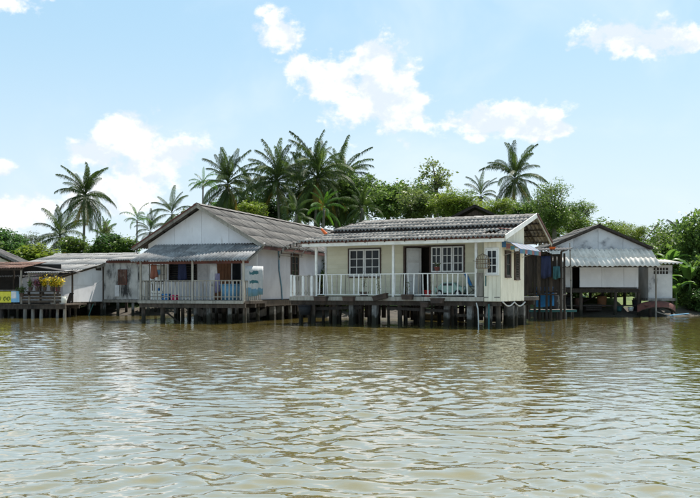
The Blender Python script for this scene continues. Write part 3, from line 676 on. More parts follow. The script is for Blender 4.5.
# ================================================================== gabled house in the middle
def gable_house():
    H = thing('gabled_house', 'white gabled stilt house with long grey roof and dark corrugated veranda awning', 'house', (-4.64, 38.8, 0), -R(17.9))
    Fz = 1.0; tg = 1.65; twl = 2.1; uc, hw = -3.13, 3.36; EZ, RZ = 3.47, 5.42; Ln = 19.8
    dk = MB()
    for t in (.1, 1.2, 2.3): dk.box(-5.2, .05, t - .06, t + .06, Fz - .34, Fz - .16)
    for u in np.arange(-5.0, .1, 1.0): dk.box(u - .04, u + .04, .05, 2.4, Fz - .158, Fz - .045)
    for t in np.arange(3.4, 17, 2.0): dk.box(-6.0, -.25, t - .07, t + .07, Fz - .34, Fz - .12)
    dk.box(-6.0, -.28, 2.45, 17, Fz - .118, Fz - .05)
    dk = dk.build('deck', 'wood', H)
    for i in range(26): bxs('deck_plank', dk, 'wood_grey', -5.2 + i * .2 + .005, -5.0 + i * .2 - .005, random.uniform(-.03, .01), 2.08, Fz - .04, Fz + random.uniform(-.003, .003))
    for (a, b) in ((-5.2, -2.56), (-2.55, .02)): bxs('fascia_board', dk, 'wood_pale', a, b, -.075, -.04, Fz - .15, Fz - .015)
    sb = bxs('side_beam', dk, 'wood', -.29, -.20, 2.0, 12, Fz - .30, Fz - .02)
    rg = random.Random(9)
    for u in (-5.1, -4.1, -2.45, -1.75, -.75, -.05): pole('stilt', H, rg.choice(['concrete', 'wood', 'concrete']), u, rg.uniform(.15, .35), -1.2, Fz - .33, rg.uniform(.09, .115), 7, (rg.uniform(-.03, .03), 0), rg.random() < .5)
    for t in (1.3, 2.5): 
        for u in (-4.9, -3.8, -2.7, -1.5, -.4): pole('stilt', H, rg.choice(['concrete', 'wood']), u + rg.uniform(-.2, .2), t, -1.2, Fz - .33, rg.uniform(.08, .11), 7)
    for t in (4, 5.2, 6.4, 7.6, 9, 11): 
        for u in (-5.5, -2.9, -.35): pole('stilt', H, rg.choice(['concrete', 'concrete', 'wood']), u + rg.uniform(-.1, .1) * (u < -1), t + rg.uniform(-.2, .2), -1.2, Fz - .33, rg.uniform(.10, .14), 7, square=rg.random() < .5)
    blocker = bx('darkening_rail', H, 'wood_dark', -5.9, -.3, 6.9, 6.95, .5, .6)  # added dark planks that stand in for the gloom beneath this floor
    for k in range(19):
        if rg.random() < .85: bxs('darkening_plank', blocker, 'wood_dark', -5.9 + k * .3, -5.9 + k * .3 + rg.uniform(.2, .29), 6.85, 6.895, rg.uniform(.1, .35), rg.uniform(.65, .75))
    MB().beam((-4.3, .25, .7), (-3.4, .9, -.2), .07, .07).build('brace', 'wood_dark', H)
    # walls
    ops = [(-4.85, -3.35, 1.85, 2.95), (-2.45, -1.6, Fz, 2.95), (-1.55, -1.1, 1.5, 2.9)]
    fw = cells(MB(), 'x', twl, twl + .1, -5.96, -.3, Fz, 3.5, ops)
    fw = fw.build('front_wall', 'wall_white', H)
    topf = lambda u: RZ - .12 - (RZ - EZ) / hw * abs(u - uc)
    gm = MB().prism([(-5.96, 3.502), (-.3, 3.502), (-.3, topf(-.3)), (uc, topf(uc)), (-5.96, topf(-5.96))], 'y', twl + .03, twl + .09).build('gable_wall', 'wall_white', H)
    for (a, b) in ((-5.95, -4.55), (-4.54, uc - .005), (uc + .005, -1.72), (-1.71, -.31)):
        sub(MB().prism([(a, 3.502), (b, 3.502), (b, topf(b) - .01), (a, topf(a) - .01)], 'y', twl, twl + .028).build('panel', 'wall_white'), gm)
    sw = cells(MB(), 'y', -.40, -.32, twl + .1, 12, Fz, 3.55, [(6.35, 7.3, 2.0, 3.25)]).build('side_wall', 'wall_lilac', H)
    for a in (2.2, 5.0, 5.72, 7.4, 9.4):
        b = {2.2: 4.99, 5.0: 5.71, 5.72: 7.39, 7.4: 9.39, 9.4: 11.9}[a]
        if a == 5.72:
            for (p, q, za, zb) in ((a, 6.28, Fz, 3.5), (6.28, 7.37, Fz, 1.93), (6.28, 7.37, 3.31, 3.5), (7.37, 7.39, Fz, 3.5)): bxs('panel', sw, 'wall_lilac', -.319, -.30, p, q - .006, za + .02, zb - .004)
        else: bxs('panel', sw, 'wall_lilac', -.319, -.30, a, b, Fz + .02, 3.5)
    window(H, 'y', -.30, 6.35, 7.3, 2.0, 3.25, 2, 1, 3, 'brown_win', 'brown_win', 1)
    bx('left_wall', H, 'wall_white', -5.96, -5.86, twl + .1, 16, Fz, 3.5); bx('back_wall', H, 'wall_white', -5.85, -.42, 15.9, 16, Fz, 3.5)
    bx('inner_wall', H, 'dark_in', -5.85, -.42, 4.5, 4.56, Fz, 3.4)
    # veranda openings: louvred window, plank door, curtained doorway
    lw = MB().box(-4.85, -4.79, twl - .03, twl + .11, 1.85, 2.95).box(-3.41, -3.35, twl - .03, twl + .11, 1.85, 2.95).box(-4.79, -3.41, twl - .03, twl + .11, 2.9, 2.95).box(-4.79, -3.41, twl - .03, twl + .11, 1.85, 1.9).box(-4.79, -3.41, twl + .1, twl + .108, 1.9, 2.9).build('louvre_window', 'wood_dark', H)
    for k in range(9): sub(MB().beam((-4.79, twl + .02, 1.98 + k * .105), (-3.41, twl + .02, 1.98 + k * .105), .07, .012, (0, .6, 1)).build('louvre_slat', 'glass'), lw)
    pd = bx('plank_door', H, 'curtain', -2.44, -1.62, twl + .03, twl + .07, Fz + .01, 2.94)
    for k in range(5): bxs('plank', pd, 'curtain', -2.43 + k * .162, -2.28 + k * .162, twl + .012, twl + .028, Fz + .03, 2.92)
    bx('dark_window', H, 'glass', -1.55, -1.1, twl + .04, twl + .06, 1.5, 2.9)
    # veranda posts, railing
    for u in (-5.12, -2.5, -.02): bx('veranda_post', H, 'wood_pale', u - .04, u + .04, .0, .08, Fz - .1, 2.74)
    for t in (.04, 1.6): bx('awning_beam', H, 'wood_red' if t < 1 else 'wood', -5.35, .2, t, t + .08, 2.62 + (t - .04) * .43, 2.74 + (t - .04) * .43)
    for (a, b) in ((-5.08, -2.55), (-2.45, -.07)):
        r = MB().box(a, b, .01, .06, 1.84, 1.89).box(a, b, .015, .055, Fz + .13, Fz + .17).build('railing', 'wood_grey', H)
        n = round((b - a) / .185)
        for k in range(n):
            u = a + (k + .5) * (b - a) / n; sub(MB().beam((u, .035, Fz + .02), (u + random.gauss(0, .008), .035, 1.86 + random.uniform(0, .03)), .045, .03).build('baluster', 'wood_pale'), r)
    for u in (-5.12, -.02):
        r = MB().box(u - .02, u + .02, .1, 2.05, 1.82, 1.87).build('return_railing', 'wood_grey', H)
        for k in range(9): bxs('baluster', r, 'wood_pale', u - .02, u + .015, .25 + k * .2, .29 + k * .2, Fz, 1.82)
    # awning sheets
    aw = MB().beam((-5.4, .1, 2.73), (-5.4, 1.8, 3.43), .05, .09).beam((.16, .1, 2.73), (.16, 1.8, 3.43), .05, .09).beam((-2.5, .1, 2.75), (-2.5, 1.8, 3.46), .05, .08).beam((-5.4, .9, 3.04), (.16, .9, 3.04), .05, .05).build('awning', 'wood_grey', H)
    sheets(aw, 'roof_awn', (-5.5, -.2, 2.74), (1, 0, 0), (0, 2.25, .86), 5.75, 8, 2, 5, .032, overlap=.14)
    # main roof
    rf = MB()
    for t in np.arange(tg + .1, tg + Ln, 1.6):
        rf.beam((uc - hw + .05, t, EZ - .06), (uc, t, RZ - .06), .06, .1); rf.beam((uc + hw - .05, t, EZ - .06), (uc, t, RZ - .06), .06, .1)
    for k in range(1, 5):
        f = k / 5; z = EZ + (RZ - EZ) * f - .02
        for s in (-1, 1): rf.beam((uc + s * hw * (1 - f), tg + .05, z), (uc + s * hw * (1 - f), tg + Ln - .05, z), .05, .05)
    rf = rf.build('roof', 'wood', H)
    sheets(rf, 'roof_grey', (uc + hw, tg, EZ), (0, 1, 0), (-hw, 0, RZ - EZ), Ln, 22, 4, 5, .03)
    sheets(rf, 'roof_grey', (uc - hw, tg + Ln, EZ), (0, -1, 0), (hw, 0, RZ - EZ), Ln, 22, 4, 5, .03)
    caps(rf, 'roof_grey', (uc, tg, RZ), (uc, tg + Ln, RZ), .13, 1.1)
    for s in (-1, 1):
        sub(MB().beam((uc + s * (hw + .03), tg - .04, EZ - .08), (uc + s * .01, tg - .04, RZ - .05), .035, .17).build('barge_board', 'wood_pale' if s > 0 else 'wood_grey'), rf)
        sub(MB().beam((uc + s * (hw + .05), tg - .075, EZ + .0), (uc + s * .01, tg - .075, RZ + .03), .03, .06).build('barge_trim', 'wood_red' if s < 0 else 'wood_grey'), rf)
    for a in np.arange(tg, tg + 12, 3.0): sub(MB().box(uc + hw - .06, uc + hw - .02, a, a + 2.99, EZ - .16, EZ - .02).build('eave_fascia', 'wood_red'), rf)
    # pipes on the side wall
    MB().tube([(-.26, 4.62, 3.4), (-.27, 4.7, 2.4), (-.27, 5.0, 1.6), (-.26, 5.1, .9)], .035, 6).build('drain_pipe', 'pipe_blue', H)
    return H
GH = gable_house()

# ================================================================== low shed house on the left with its annex
def shed_house():
    H = thing('shed_house', 'low white shed house with wide pale corrugated roof beside flower porch', 'house', (-15.8, 49, 0), -R(17))
    Fz = .78; sl = .197
    zr = lambda s: 2.27 + sl * s
    dk = MB()
    for s in (.1, 1.6, 3.1, 4.6): dk.box(-5.6, .02, s - .06, s + .06, Fz - .22, Fz - .02)
    dk = dk.build('floor_frame', 'wood', H); bxs('floor', dk, 'wood_grey', -5.6, .02, .02, 6.2, Fz - .018, Fz + .02)
    for s in (.2, 1.4, 2.6, 3.8):
        for u in (-.1, -1.6, -3.2, -4.8): pole('stilt', H, 'wood' if (s + u) % 2 > 1 else 'concrete', u + random.uniform(-.1, .1), s, -1.2, Fz - .1, .09)
    sw = MB().prism([(.0, Fz), (3.95, Fz), (3.95, zr(3.95) - .06), (.0, zr(0) - .06)], 'x', -.1, -.02).build('side_wall', 'wall_white', H)
    for (a, b) in ((.02, 1.42), (1.43, 2.9), (2.91, 3.93)):
        sub(MB().prism([(a, Fz + .02), (b, Fz + .02), (b, zr(b) - .95), (a, 1.62)] if a > 2 else [(a, Fz + .02), (b, Fz + .02), (b, 1.72), (a, 1.72)], 'x', -.018, .0).build('panel', 'wall_white'), sw)
        sub(MB().prism([(a, (1.64 if a > 2 else 1.735)), (b, (zr(b) - .93 if a > 2 else 1.735)), (b, zr(b) - .08 - (.35 if a > 2 else 0)), (a, zr(a) - .08)], 'x', -.0185, -.001).build('panel', 'wall_white'), sw)
    bx('front_wall', H, 'wall_white', -5.5, -.11, .0, .08, Fz, 2.2)
    bx('dark_vent', H, 'dark_in', -.015, .01, 3.2, 3.75, 2.62, 2.95)
    rf = MB()
    for u in (-5.5, -4, -2.5, -1.2, .02): rf.beam((u, -.3, zr(-.3) - .06), (u, 7.5, zr(7.5) - .06), .06, .1)
    rf = rf.build('roof', 'wood', H)
    sheets(rf, 'roof_mid', (-5.8, -.35, zr(-.35)), (1, 0, 0), (0, 7.85, 7.85 * sl), 6.0, 7, 4, 5, .028)
    sheets(rf, 'roof_mid', (.2, 11.0, zr(7.5) - .5), (-1, 0, 0), (0, -3.5, .5), 6.0, 7, 2, 5, .028)
    caps(rf, 'roof_mid', (-5.8, 7.5, zr(7.5)), (.2, 7.5, zr(7.5)), .13, 1.0)
    sub(MB().beam((.12, 3.1, zr(3.1) - .08), (.12, 5.9, zr(5.9) - .08), .04, .17).build('barge_board', 'wood_grey'), rf)
    # annex
    A = thing('shed_annex', 'stained white annex with rusty shutter between low shed and gabled house', 'annex', on(H, .0, 3.95, 0), -R(17))
    wl = cells(MB(), 'x', .02, .1, .05, 4.2, .9, 3.1, []).build('front_wall', 'wall_stain', A)
    for (a, b) in ((.06, 1.2), (1.21, 2.32), (2.33, 4.2)): bxs('panel', wl, 'wall_stain', a, b, -.0, .018, .92, 3.08)
    bx('post', A, 'wood', .0, .05, -.06, .02, -.6, 3.1)
    sh = bx('shutter', A, 'maroon', 1.02, 1.62, -.04, -.003, 1.78, 2.68)
    for k in range(4): bxs('shutter_slat', sh, 'rust', 1.03 + k * .148, 1.16 + k * .148, -.062, -.042, 1.8, 2.66)
    dk = bx('floor_beam', A, 'wood_grey', -.05, 4.2, -.1, .0, .74, .9)
    for u in (.1, 1.0, 2.0, 3.0): pole('stilt', A, 'concrete', u, .0, -1.2, .74, .09)
    for u in (.6, 1.6, 2.6): pole('stilt', A, 'wood', u, 1.6, -1.2, .74, .09)
    rf = MB().box(.3, 4.2, -.16, -.1, 3.06, 3.2).beam((.5, -.3, 3.18), (.5, 3.0, 3.5), .05, .08).beam((3.9, -.3, 3.18), (3.9, 3.0, 3.5), .05, .08).build('roof', 'wood_red', A)
    sheets(rf, 'roof_mid', (.55, -.45, 3.2), (1, 0, 0), (0, 3.4, .5), 3.9, 5, 2, 5, .034)
    tw = tag(MB().box(-.14, .14, -.006, .006, -.34, .34).build('hanging_towel', 'cl_white'), 'white towel hanging under the rusty shutter', 'towel')
    tw.location = on(A, .98, -.06, 1.42); tw.rotation_euler = (0, 0, -R(17))
    for i, vtx in enumerate(tw.data.vertices): vtx.co.x += random.uniform(-.02, .02)
    return H, A
SH, AN = shed_house()

# ================================================================== far left house and its porch
def left_house():
    H = thing('cottage', 'cream cottage with dark gable roof behind rusty porch awning', 'house', (-23.2, 52.0, 0), R(11))
    bx('front_wall', H, 'yellow', -3.4, 3.4, 0, .1, .8, 3.0)
    MB().prism([(-3.4, 3.002), (3.4, 3.002), (0, 4.55)], 'y', .0, .1).build('gable_wall', 'yellow', H)
    bx('side_wall', H, 'yellow', 3.3, 3.4, .11, 6, .8, 3.0)
    rf = MB()
    for s in (-1, 1): rf.beam((s * 4.1, -.5, 2.86), (0, -.5, 4.74), .06, .18)
    rf = rf.build('roof', 'wood_dark', H)
    sheets(rf, 'roof_dark', (4.2, -.6, 2.88), (0, 1, 0), (-4.2, 0, 1.95), 7, 7, 3, 5, .03)
    sheets(rf, 'roof_dark', (-4.2, 6.4, 2.88), (0, -1, 0), (4.2, 0, 1.95), 7, 7, 3, 5, .03)
    for u in (-3, -1, 1, 3): pole('stilt', H, 'wood', u, .1, -1.2, .8, .1)
    for s in (-1, 1): sub(MB().beam((s * 4.22, -.64, 2.86), (0, -.64, 4.80), .04, .14).build('barge_board', 'wood_grey'), rf)
    P = thing('river_porch', 'dark timber porch on stilts with rusty tin awning and yellow banner', 'porch', (-19.9, 46.9, 0), -R(3))
    Fz = .72
    dk = MB().box(-1.2, 5.0, -.05, .05, Fz - .26, Fz - .06).box(-1.2, 5.0, 2.0, 2.1, Fz - .26, Fz - .06).build('deck', 'wood', P)
    for k in range(31): bxs('deck_plank', dk, 'wood', -1.2 + k * .2 + .004, -1.0 + k * .2 - .004, -.08, 3.2, Fz - .058, Fz + random.uniform(-.004, .004))
    rg = random.Random(2)
    for k in range(15): pole('stilt', P, rg.choice(['wood', 'wood_dark', 'wood_grey']), -1.0 + k * .42, rg.uniform(0, .3), -1.2, Fz - .1, rg.uniform(.05, .1), 7, (rg.uniform(-.06, .06), 0))
    for k in range(10): pole('stilt', P, rg.choice(['wood', 'wood_dark']), -1.0 + k * .6, 2 + rg.uniform(-.2, .2), -1.2, Fz - .1, .08)
    for u, z in ((.55 + 1.7 - 1.2, 2.5), (2.62, 2.55), (3.05, 2.35), (4.42, 2.3), (.2, 2.5)): pole('porch_post', P, 'wood_grey', u if u != .2 else -.6, .02, Fz, z, .055, 6)
    for u in (-.6, 1.1, 2.6, 4.4): pole('porch_post', P, 'wood', u, 2.6, Fz, 2.6, .055, 6)
    aw = MB().box(-1.3, 2.75, -.1, -.04, 2.50, 2.58).beam((-1.0, -.1, 2.56), (-1.0, 2.8, 2.95), .05, .06).beam((2.6, -.1, 2.56), (2.6, 2.8, 2.95), .05, .06).build('awning', 'wood_dark', P)
    sheets(aw, 'rust', (-1.4, -.25, 2.6), (1, 0, 0), (0, 3.1, .42), 4.3, 6, 2, 5, .02)
    a2 = MB().box(2.95, 4.6, .0, .05, 2.28, 2.34).build('low_awning', 'wood_grey', P)
    sheets(a2, 'roof_awn', (2.85, -.15, 2.36), (1, 0, 0), (0, 2.6, .2), 1.9, 3, 1, 5, .02)
    a3 = MB().beam((2.9, .8, 2.72), (4.5, .8, 2.42), .06, .05).build('lean_to', 'wood_dark', P)
    sheets(a3, 'roof_dark', (4.7, .7, 2.42), (0, 1, 0), (-1.9, 0, .32), 2.4, 3, 1, 5, .02)
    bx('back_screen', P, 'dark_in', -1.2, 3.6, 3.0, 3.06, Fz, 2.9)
    r = MB().box(-1.2, 2.55, .0, .05, 1.42, 1.47).build('railing', 'wood_grey', P)
    for k in range(5): bxs('rail_board', r, 'wood', 2.7, 4.75, -.02 - .002 * k, .012, Fz + .08 + k * .17, Fz + .2 + k * .17) if k < 3 else None
    for k in range(12): bxs('baluster', r, 'wood', -1.1 + k * .3, -1.06 + k * .3, .01, .04, Fz, 1.42)
    sh = bx('flower_shelf', P, 'wood_dark', 3.0, 4.75, -.3, -.03, 1.36, 1.41)
    for u in (3.1, 3.85, 4.65): bxs('bracket', sh, 'wood_dark', u - .02, u + .02, -.28, -.03, 1.18, 1.358)
    # banner
    b = thing_on(P, 'vinyl_banner', 'yellow and pale blue vinyl banner tied to the porch railing', 'banner', 0, 0, 0)
    bn = bx('sheet', b, 'banner_yellow', -1.15, 2.12, -.085, -.078, .80, 1.38)
    bx('pale_sheet', b, 'cl_sky', 2.125, 2.56, -.085, -.078, .82, 1.40)
    bx('printed_corner', b, 'cl_white', 2.13, 2.4, -.090, -.086, 1.02, 1.38)
    # three dark green looped letters as on the banner
    for u in (1.80, 2.0):
        pts = [(u + .065 * math.cos(q), -.092, 1.0 + .1 * math.sin(q)) for q in np.linspace(-.6, 4.6, 11)]
        MB().tube(pts, .022, 5).build('letter', 'lettering', b)
    MB().tube([(1.5, -.092, .88), (1.58, -.092, 1.05), (1.5, -.092, 1.12)], .018, 5).build('letter', 'lettering', b)
    return H, P
LH, PO = left_house()

# ================================================================== hut on the right
def hut():
    H = thing('river_hut', 'grey gabled hut on stilts with bright corrugated awning over white panels', 'hut', (13.95, 50.0, 0), R(1))
    Fz = 1.5; hw = 3.0; EZ, RZ = 3.82, 5.08
    for k, (a, b) in enumerate(((-2.85, -1.9), (-1.89, -.95), (-.94, .0), (.01, .95), (.96, 1.9), (1.91, 2.85))):
        tf = lambda u: RZ - .1 - (RZ - EZ) / hw * abs(u)
    g = MB().prism([(-2.85, 3.6), (2.85, 3.6), (2.85, tf(2.85)), (0, tf(0)), (-2.85, tf(2.85))], 'y', .05, .12).build('gable_wall', 'wall_blue', H)
    for (a, b) in ((-2.84, -1.4), (-1.385, -.008), (.008, 1.385), (1.4, 2.84)):
        sub(MB().prism([(a, 3.62), (b, 3.62), (b, tf(b) - .01), (a, tf(a) - .01)], 'y', .02, .048).build('panel', 'wall_blue'), g)
    rf = MB()
    for t in (-.1, 1.2, 2.5, 3.8, 5.0):
        for s in (-1, 1): rf.beam((s * 2.95, t, EZ - .06), (0, t, RZ - .06), .06, .1)
    rf = rf.build('roof', 'wood_dark', H)
    sheets(rf, 'roof_grey', (hw, -.22, EZ), (0, 1, 0), (-hw, 0, RZ - EZ), 5.4, 6, 3, 5, .03)
    sheets(rf, 'roof_grey', (-hw, 5.18, EZ), (0, -1, 0), (hw, 0, RZ - EZ), 5.4, 6, 3, 5, .03)
    caps(rf, 'roof_grey', (0, -.22, RZ), (0, 5.1, RZ), .12, .9)
    for s in (-1, 1): sub(MB().beam((s * 3.02, -.25, EZ - .02), (s * .01, -.25, RZ + .0), .035, .13).build('barge_board', 'wood_dark'), rf)
    aw = MB().box(-2.75, 2.85, -1.42, -1.36, 2.70, 2.78).box(-2.75, 2.85, -.1, -.04, 3.6, 3.68).beam((-2.7, -1.4, 2.76), (-2.7, -.05, 3.66), .05, .06).beam((2.8, -1.4, 2.76), (2.8, -.05, 3.66), .05, .06).build('awning', 'wood_dark', H)
    sheets(aw, 'roof_pale', (-2.86, -1.55, 2.76), (1, 0, 0), (0, 1.57, 1.02), 5.8, 7, 2, 3, .042, overlap=.12)
    # front panels and the rest of the box
    w = cells(MB(), 'x', -.02, .06, -1.05, 2.25, Fz + .12, 2.95, []).build('front_wall', 'wall_white', H)
    for (a, b) in ((-1.05, .17), (.19, 1.42), (1.44, 2.25)): bxs('panel', w, 'wall_white', a, b, -.042, -.022, Fz + .14 + .0, 2.93)
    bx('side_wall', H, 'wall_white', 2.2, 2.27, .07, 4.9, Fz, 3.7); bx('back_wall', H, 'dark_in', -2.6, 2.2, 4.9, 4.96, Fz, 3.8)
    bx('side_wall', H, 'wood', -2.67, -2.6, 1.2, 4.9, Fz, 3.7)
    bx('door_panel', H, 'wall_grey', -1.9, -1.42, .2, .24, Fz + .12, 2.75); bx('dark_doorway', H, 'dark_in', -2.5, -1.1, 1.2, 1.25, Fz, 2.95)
    fl = MB().box(-2.6, 2.35, -.15, -.05, Fz - .18, Fz + .0).box(-2.6, 2.35, 2.3, 2.4, Fz - .18, Fz).box(-2.6, 2.35, 4.8, 4.9, Fz - .18, Fz).build('floor_frame', 'wood_dark', H)
    for k in range(17): bxs('floor_plank', fl, 'wood', -2.6 + k * .29, -2.32 + k * .29, -.2, 4.9, Fz + .004, Fz + .045)
    for u in (-2.5, -1.0, .95, 2.25):
        for t in (-.05, 2.35, 4.85): pole('stilt', H, 'wood' if t < 1 else 'wood_dark', u, t, -.8, Fz - .17, .10, 7)
    for u in (-2.6, 2.75): pole('awning_post', H, 'wood_grey', u, -1.38, -.6, 2.72, .05, 6)
    lb = MB().box(-2.3, 2.2, .2, .26, .55, .62).build('low_rail', 'wood_dark', H)
    MB().beam((-1.0, 2.3, .5), (.9, 2.3, 1.2), .06, .08).build('brace', 'wood_dark', H)
    # annex at the right
    A = thing('hut_annex', 'small grey concrete lean-to with vent block and wavy roof beside hut', 'annex', on(H, 2.72, -.3, 0), R(1))
    w = cells(MB(), 'x', 0, .1, .0, 1.35, 1.0, 2.86, [(.3, 1.12, 2.36, 2.72)]).build('front_wall', 'wall_grey', A)
    vb = bx('vent_block', A, 'dark_in', .3, 1.12, .06, .09, 2.36, 2.72)
    for k in range(1, 5): bxs('vent_bar', vb, 'wall_grey', .3 + k * .164 - .02, .3 + k * .164 + .02, .01, .055, 2.36, 2.72)
    bxs('vent_bar', vb, 'wall_grey', .3, 1.12, .014, .05, 2.52, 2.56)
    bx('side_wall', A, 'wall_grey', 1.26, 1.35, .11, 2.2, 1.0, 2.86); bx('side_wall', A, 'wall_grey', 0, .09, .11, 2.2, 1.0, 2.86)
    rf = MB().beam((.05, -.2, 2.9), (.05, 2.2, 3.05), .05, .06).beam((1.5, -.2, 2.9), (1.5, 2.2, 3.05), .05, .06).build('roof', 'wood_dark', A)
    sheets(rf, 'roof_pale', (.0, -.55, 2.93), (1, 0, 0), (0, 2.9, .3), 1.75, 2, 1, 4, .045)
    bx('floor_slab', A, 'concrete', -.1, 1.5, -.2, 2.3, .86, 1.0)
    for u in (.05, 1.3):
        for t in (-.1, 2.0): pole('stilt', A, 'wood_dark', u, t, -.8, .86, .08)
    return H, A
HU, HA = hut()

# ================================================================== small things about the houses
def cloth(name, mat, w, h, folds=3, depth=.05, label=None, cat=None, group=None, loc=(0, 0, 0), rz=0, taper=.0, nx=14, nz_=6):
    mb = MB()
    for j in range(nz_ + 1):
        for i in range(nx + 1):
            f, g = i / nx, j / nz_
            x = (f - .5) * w * (1 - taper * (1 - g)); y = depth * g * math.sin(f * folds * 6.28 + .8 * g) + .012 * math.sin(9 * f + 5 * g)
            mb.v.append((x, y, -h * g - .04 * g * math.sin(f * 5)))
    n = nx + 1
    for j in range(nz_):
        for i in range(nx): mb.f.append((j * n + i, j * n + i + 1, (j + 1) * n + i + 1, (j + 1) * n + i))
    mb.keep = True
    me, _ = mb.mesh(name, mat, True); o = bpy.data.objects.new(name, me); link(o)
    so_ = o.modifiers.new('thickness', 'SOLIDIFY'); so_.thickness = .008
    o.location = loc; o.rotation_euler = (0, 0, rz)
    if label: tag(o, label, cat, group)
    return o
def bucket(name, mat, r, h, label, cat, loc, group=None, rim=True):
    t = thing(name, label, cat, loc, random.uniform(0, 3), group)
    MB().lathe([(r * .8, 0), (r, h), (r * .93, h), (r * .74, .02)], 12).build('shell', mat, t, True)
    if rim: MB().lathe([(r * 1.0, h - .03), (r * 1.06, h - .03), (r * 1.06, h), (r, h)], 12).build('rim', mat, t)
    return t
def stems(mb, n, h, spread, r=.006, droop=.3):
    tips = []
    for k in range(n):
        a = random.uniform(0, 6.28); d = random.uniform(.2, 1) * spread; hh = h * random.uniform(.6, 1)
        pts = [(d * s * s * math.cos(a), d * s * s * math.sin(a), hh * s) for s in (0, .35, .7, 1)]
        mb.tube(pts, [r, r * .8, r * .6, r * .3], 4); tips += pts[1:]
    return tips
def leaves(mb, pts, n, size, jitter):
    for p in pts:
        for k in range(n):
            c = Vector(p) + Vector((random.gauss(0, jitter), random.gauss(0, jitter), random.gauss(0, jitter)))
            d = Vector((random.gauss(0, 1), random.gauss(0, 1), random.gauss(0, .6))).normalized(); e = d.cross(Vector((random.gauss(0, .4), random.gauss(0, .4), 1))).normalized()
            s = size * random.uniform(.6, 1.2); n0 = len(mb.v)
            mb.v += [tuple(c - d * s), tuple(c + e * s * .45 + Vector((0, 0, .1 * s))), tuple(c + d * s), tuple(c - e * s * .45 + Vector((0, 0, .1 * s)))]; mb.f.append((n0, n0 + 1, n0 + 2, n0 + 3))
    mb.keep = True; return mb

def planter(u, z, w, label, plant=None, tilt=0.0, h=.2, t=-.2):
    T = thing_on(YH, 'planter_box', label, 'planter', u, t, z, 'planter boxes hung along the veranda edge'); T.rotation_euler.y = tilt
    b = MB(); b.prism([(-w / 2 + .03, 0), (w / 2 - .03, 0), (w / 2, h), (-w / 2, h)], 'y', -.1, .1); b.build('box', 'planter', T)
    bx('soil', T, 'mud', -w / 2 + .03, w / 2 - .03, -.085, .085, h + .002, h + .012)
    MB().box(-w / 2 - .012, w / 2 + .012, -.115, -.1, h - .04, h + .008).box(-w / 2 - .012, w / 2 + .012, .1, .115, h - .04, h + .008).build('rim', 'planter', T)
    if plant:
        m = MB(); tp = stems(m, plant[0], plant[1], plant[2], .009); o = m.build('stems', 'bark', T); o.location.z += h
        l = leaves(MB(), tp, 3, .045, .05).build('leaves', plant[3], T); l.location.z += h
planter(-6.9, .98, .62, 'dark planter box hanging below the wooden picket corner of the veranda')
planter(-5.55, .98, .52, 'dark planter box hanging under the two-leaf window')
planter(-4.05, 1.06, .66, 'tilted planter box with a tall dry plant beside white veranda post', (5, .95, .18, 'leaf_olive'), -.22)
planter(-2.85, 1.06, .48, 'planter box in front of the open door', (4, .7, .12, 'leaf_olive'))
planter(-1.55, .92, .55, 'empty planter box hanging under the three-leaf window')
planter(-2.1, .76, .34, 'short planter box hung lowest under the deck edge', None, .1)
planter(-5.0, 1.2, .3, 'small planter on the deck with wispy climbing stems', (6, .95, .3, 'leaf_olive'), 0, .16, .14)
# toy car behind the railing
T = thing_on(YH, 'toy_car', 'mint green ride-on toy car parked behind the veranda railing', 'toy car', -1.35, .75, 1.18)
b = MB().prism([(-.62, .14), (.62, .14), (.66, .3), (.58, .4), (.34, .43), (.2, .58), (-.3, .58), (-.44, .44), (-.64, .38)], 'y', -.24, .24).build('body', 'mint', T)
bv = b.modifiers.new('bevel', 'BEVEL'); bv.width = .05; bv.segments = 2
for s in (-1, 1):
    sub(MB().prism([(-.3, .45), (.2, .45), (.14, .54), (-.26, .54)], 'y', s * .245, s * .252).build('side_window', 'glass'), b)
    for x in (-.38, .4):
        w = MB().tube([(x, s * .2, .14), (x, s * .29, .14)], .14, 12).build('wheel', 'black', T); sub(MB().tube([(x, s * .285, .14), (x, s * .297, .14)], .07, 10).build('hub', 'pot_white'), w)
sub(MB().box(.655, .675, -.18, -.08, .3, .38).build('headlight', 'pot_white'), b); sub(MB().box(.655, .675, .08, .18, .3, .38).build('headlight', 'pot_white'), b)
# folding chair in teal canvas
T = thing_on(YH, 'beach_chair', 'teal canvas folding chair at the end of the veranda', 'chair', -.42, .9, 1.18, None); T.rotation_euler.z += .6
for s in (-.26, .26):
    MB().tube([(-.3, s, 0), (.3, s, .45)], .015, 5).build('leg', 'metal', T); MB().tube([(.3, s, 0), (-.1, s, .42), (-.34, s, .95)], .015, 5).build('leg', 'metal', T)
MB().beam((-.12, 0, .40), (.3, 0, .44), .5, .02).build('seat', 'cl_teal', T); MB().beam((-.12, 0, .45), (-.33, 0, .93), .5, .02).build('backrest', 'cl_blue', T)
bucket('bucket', 'red', .14, .26, 'small red bucket beside the open door', 'bucket', on(YH, -2.35, .7, 1.18))
bucket('basin', 'pot_white', .2, .14, 'white basin on the deck under the three-leaf window', 'basin', on(YH, -1.95, 1.1, 1.18))
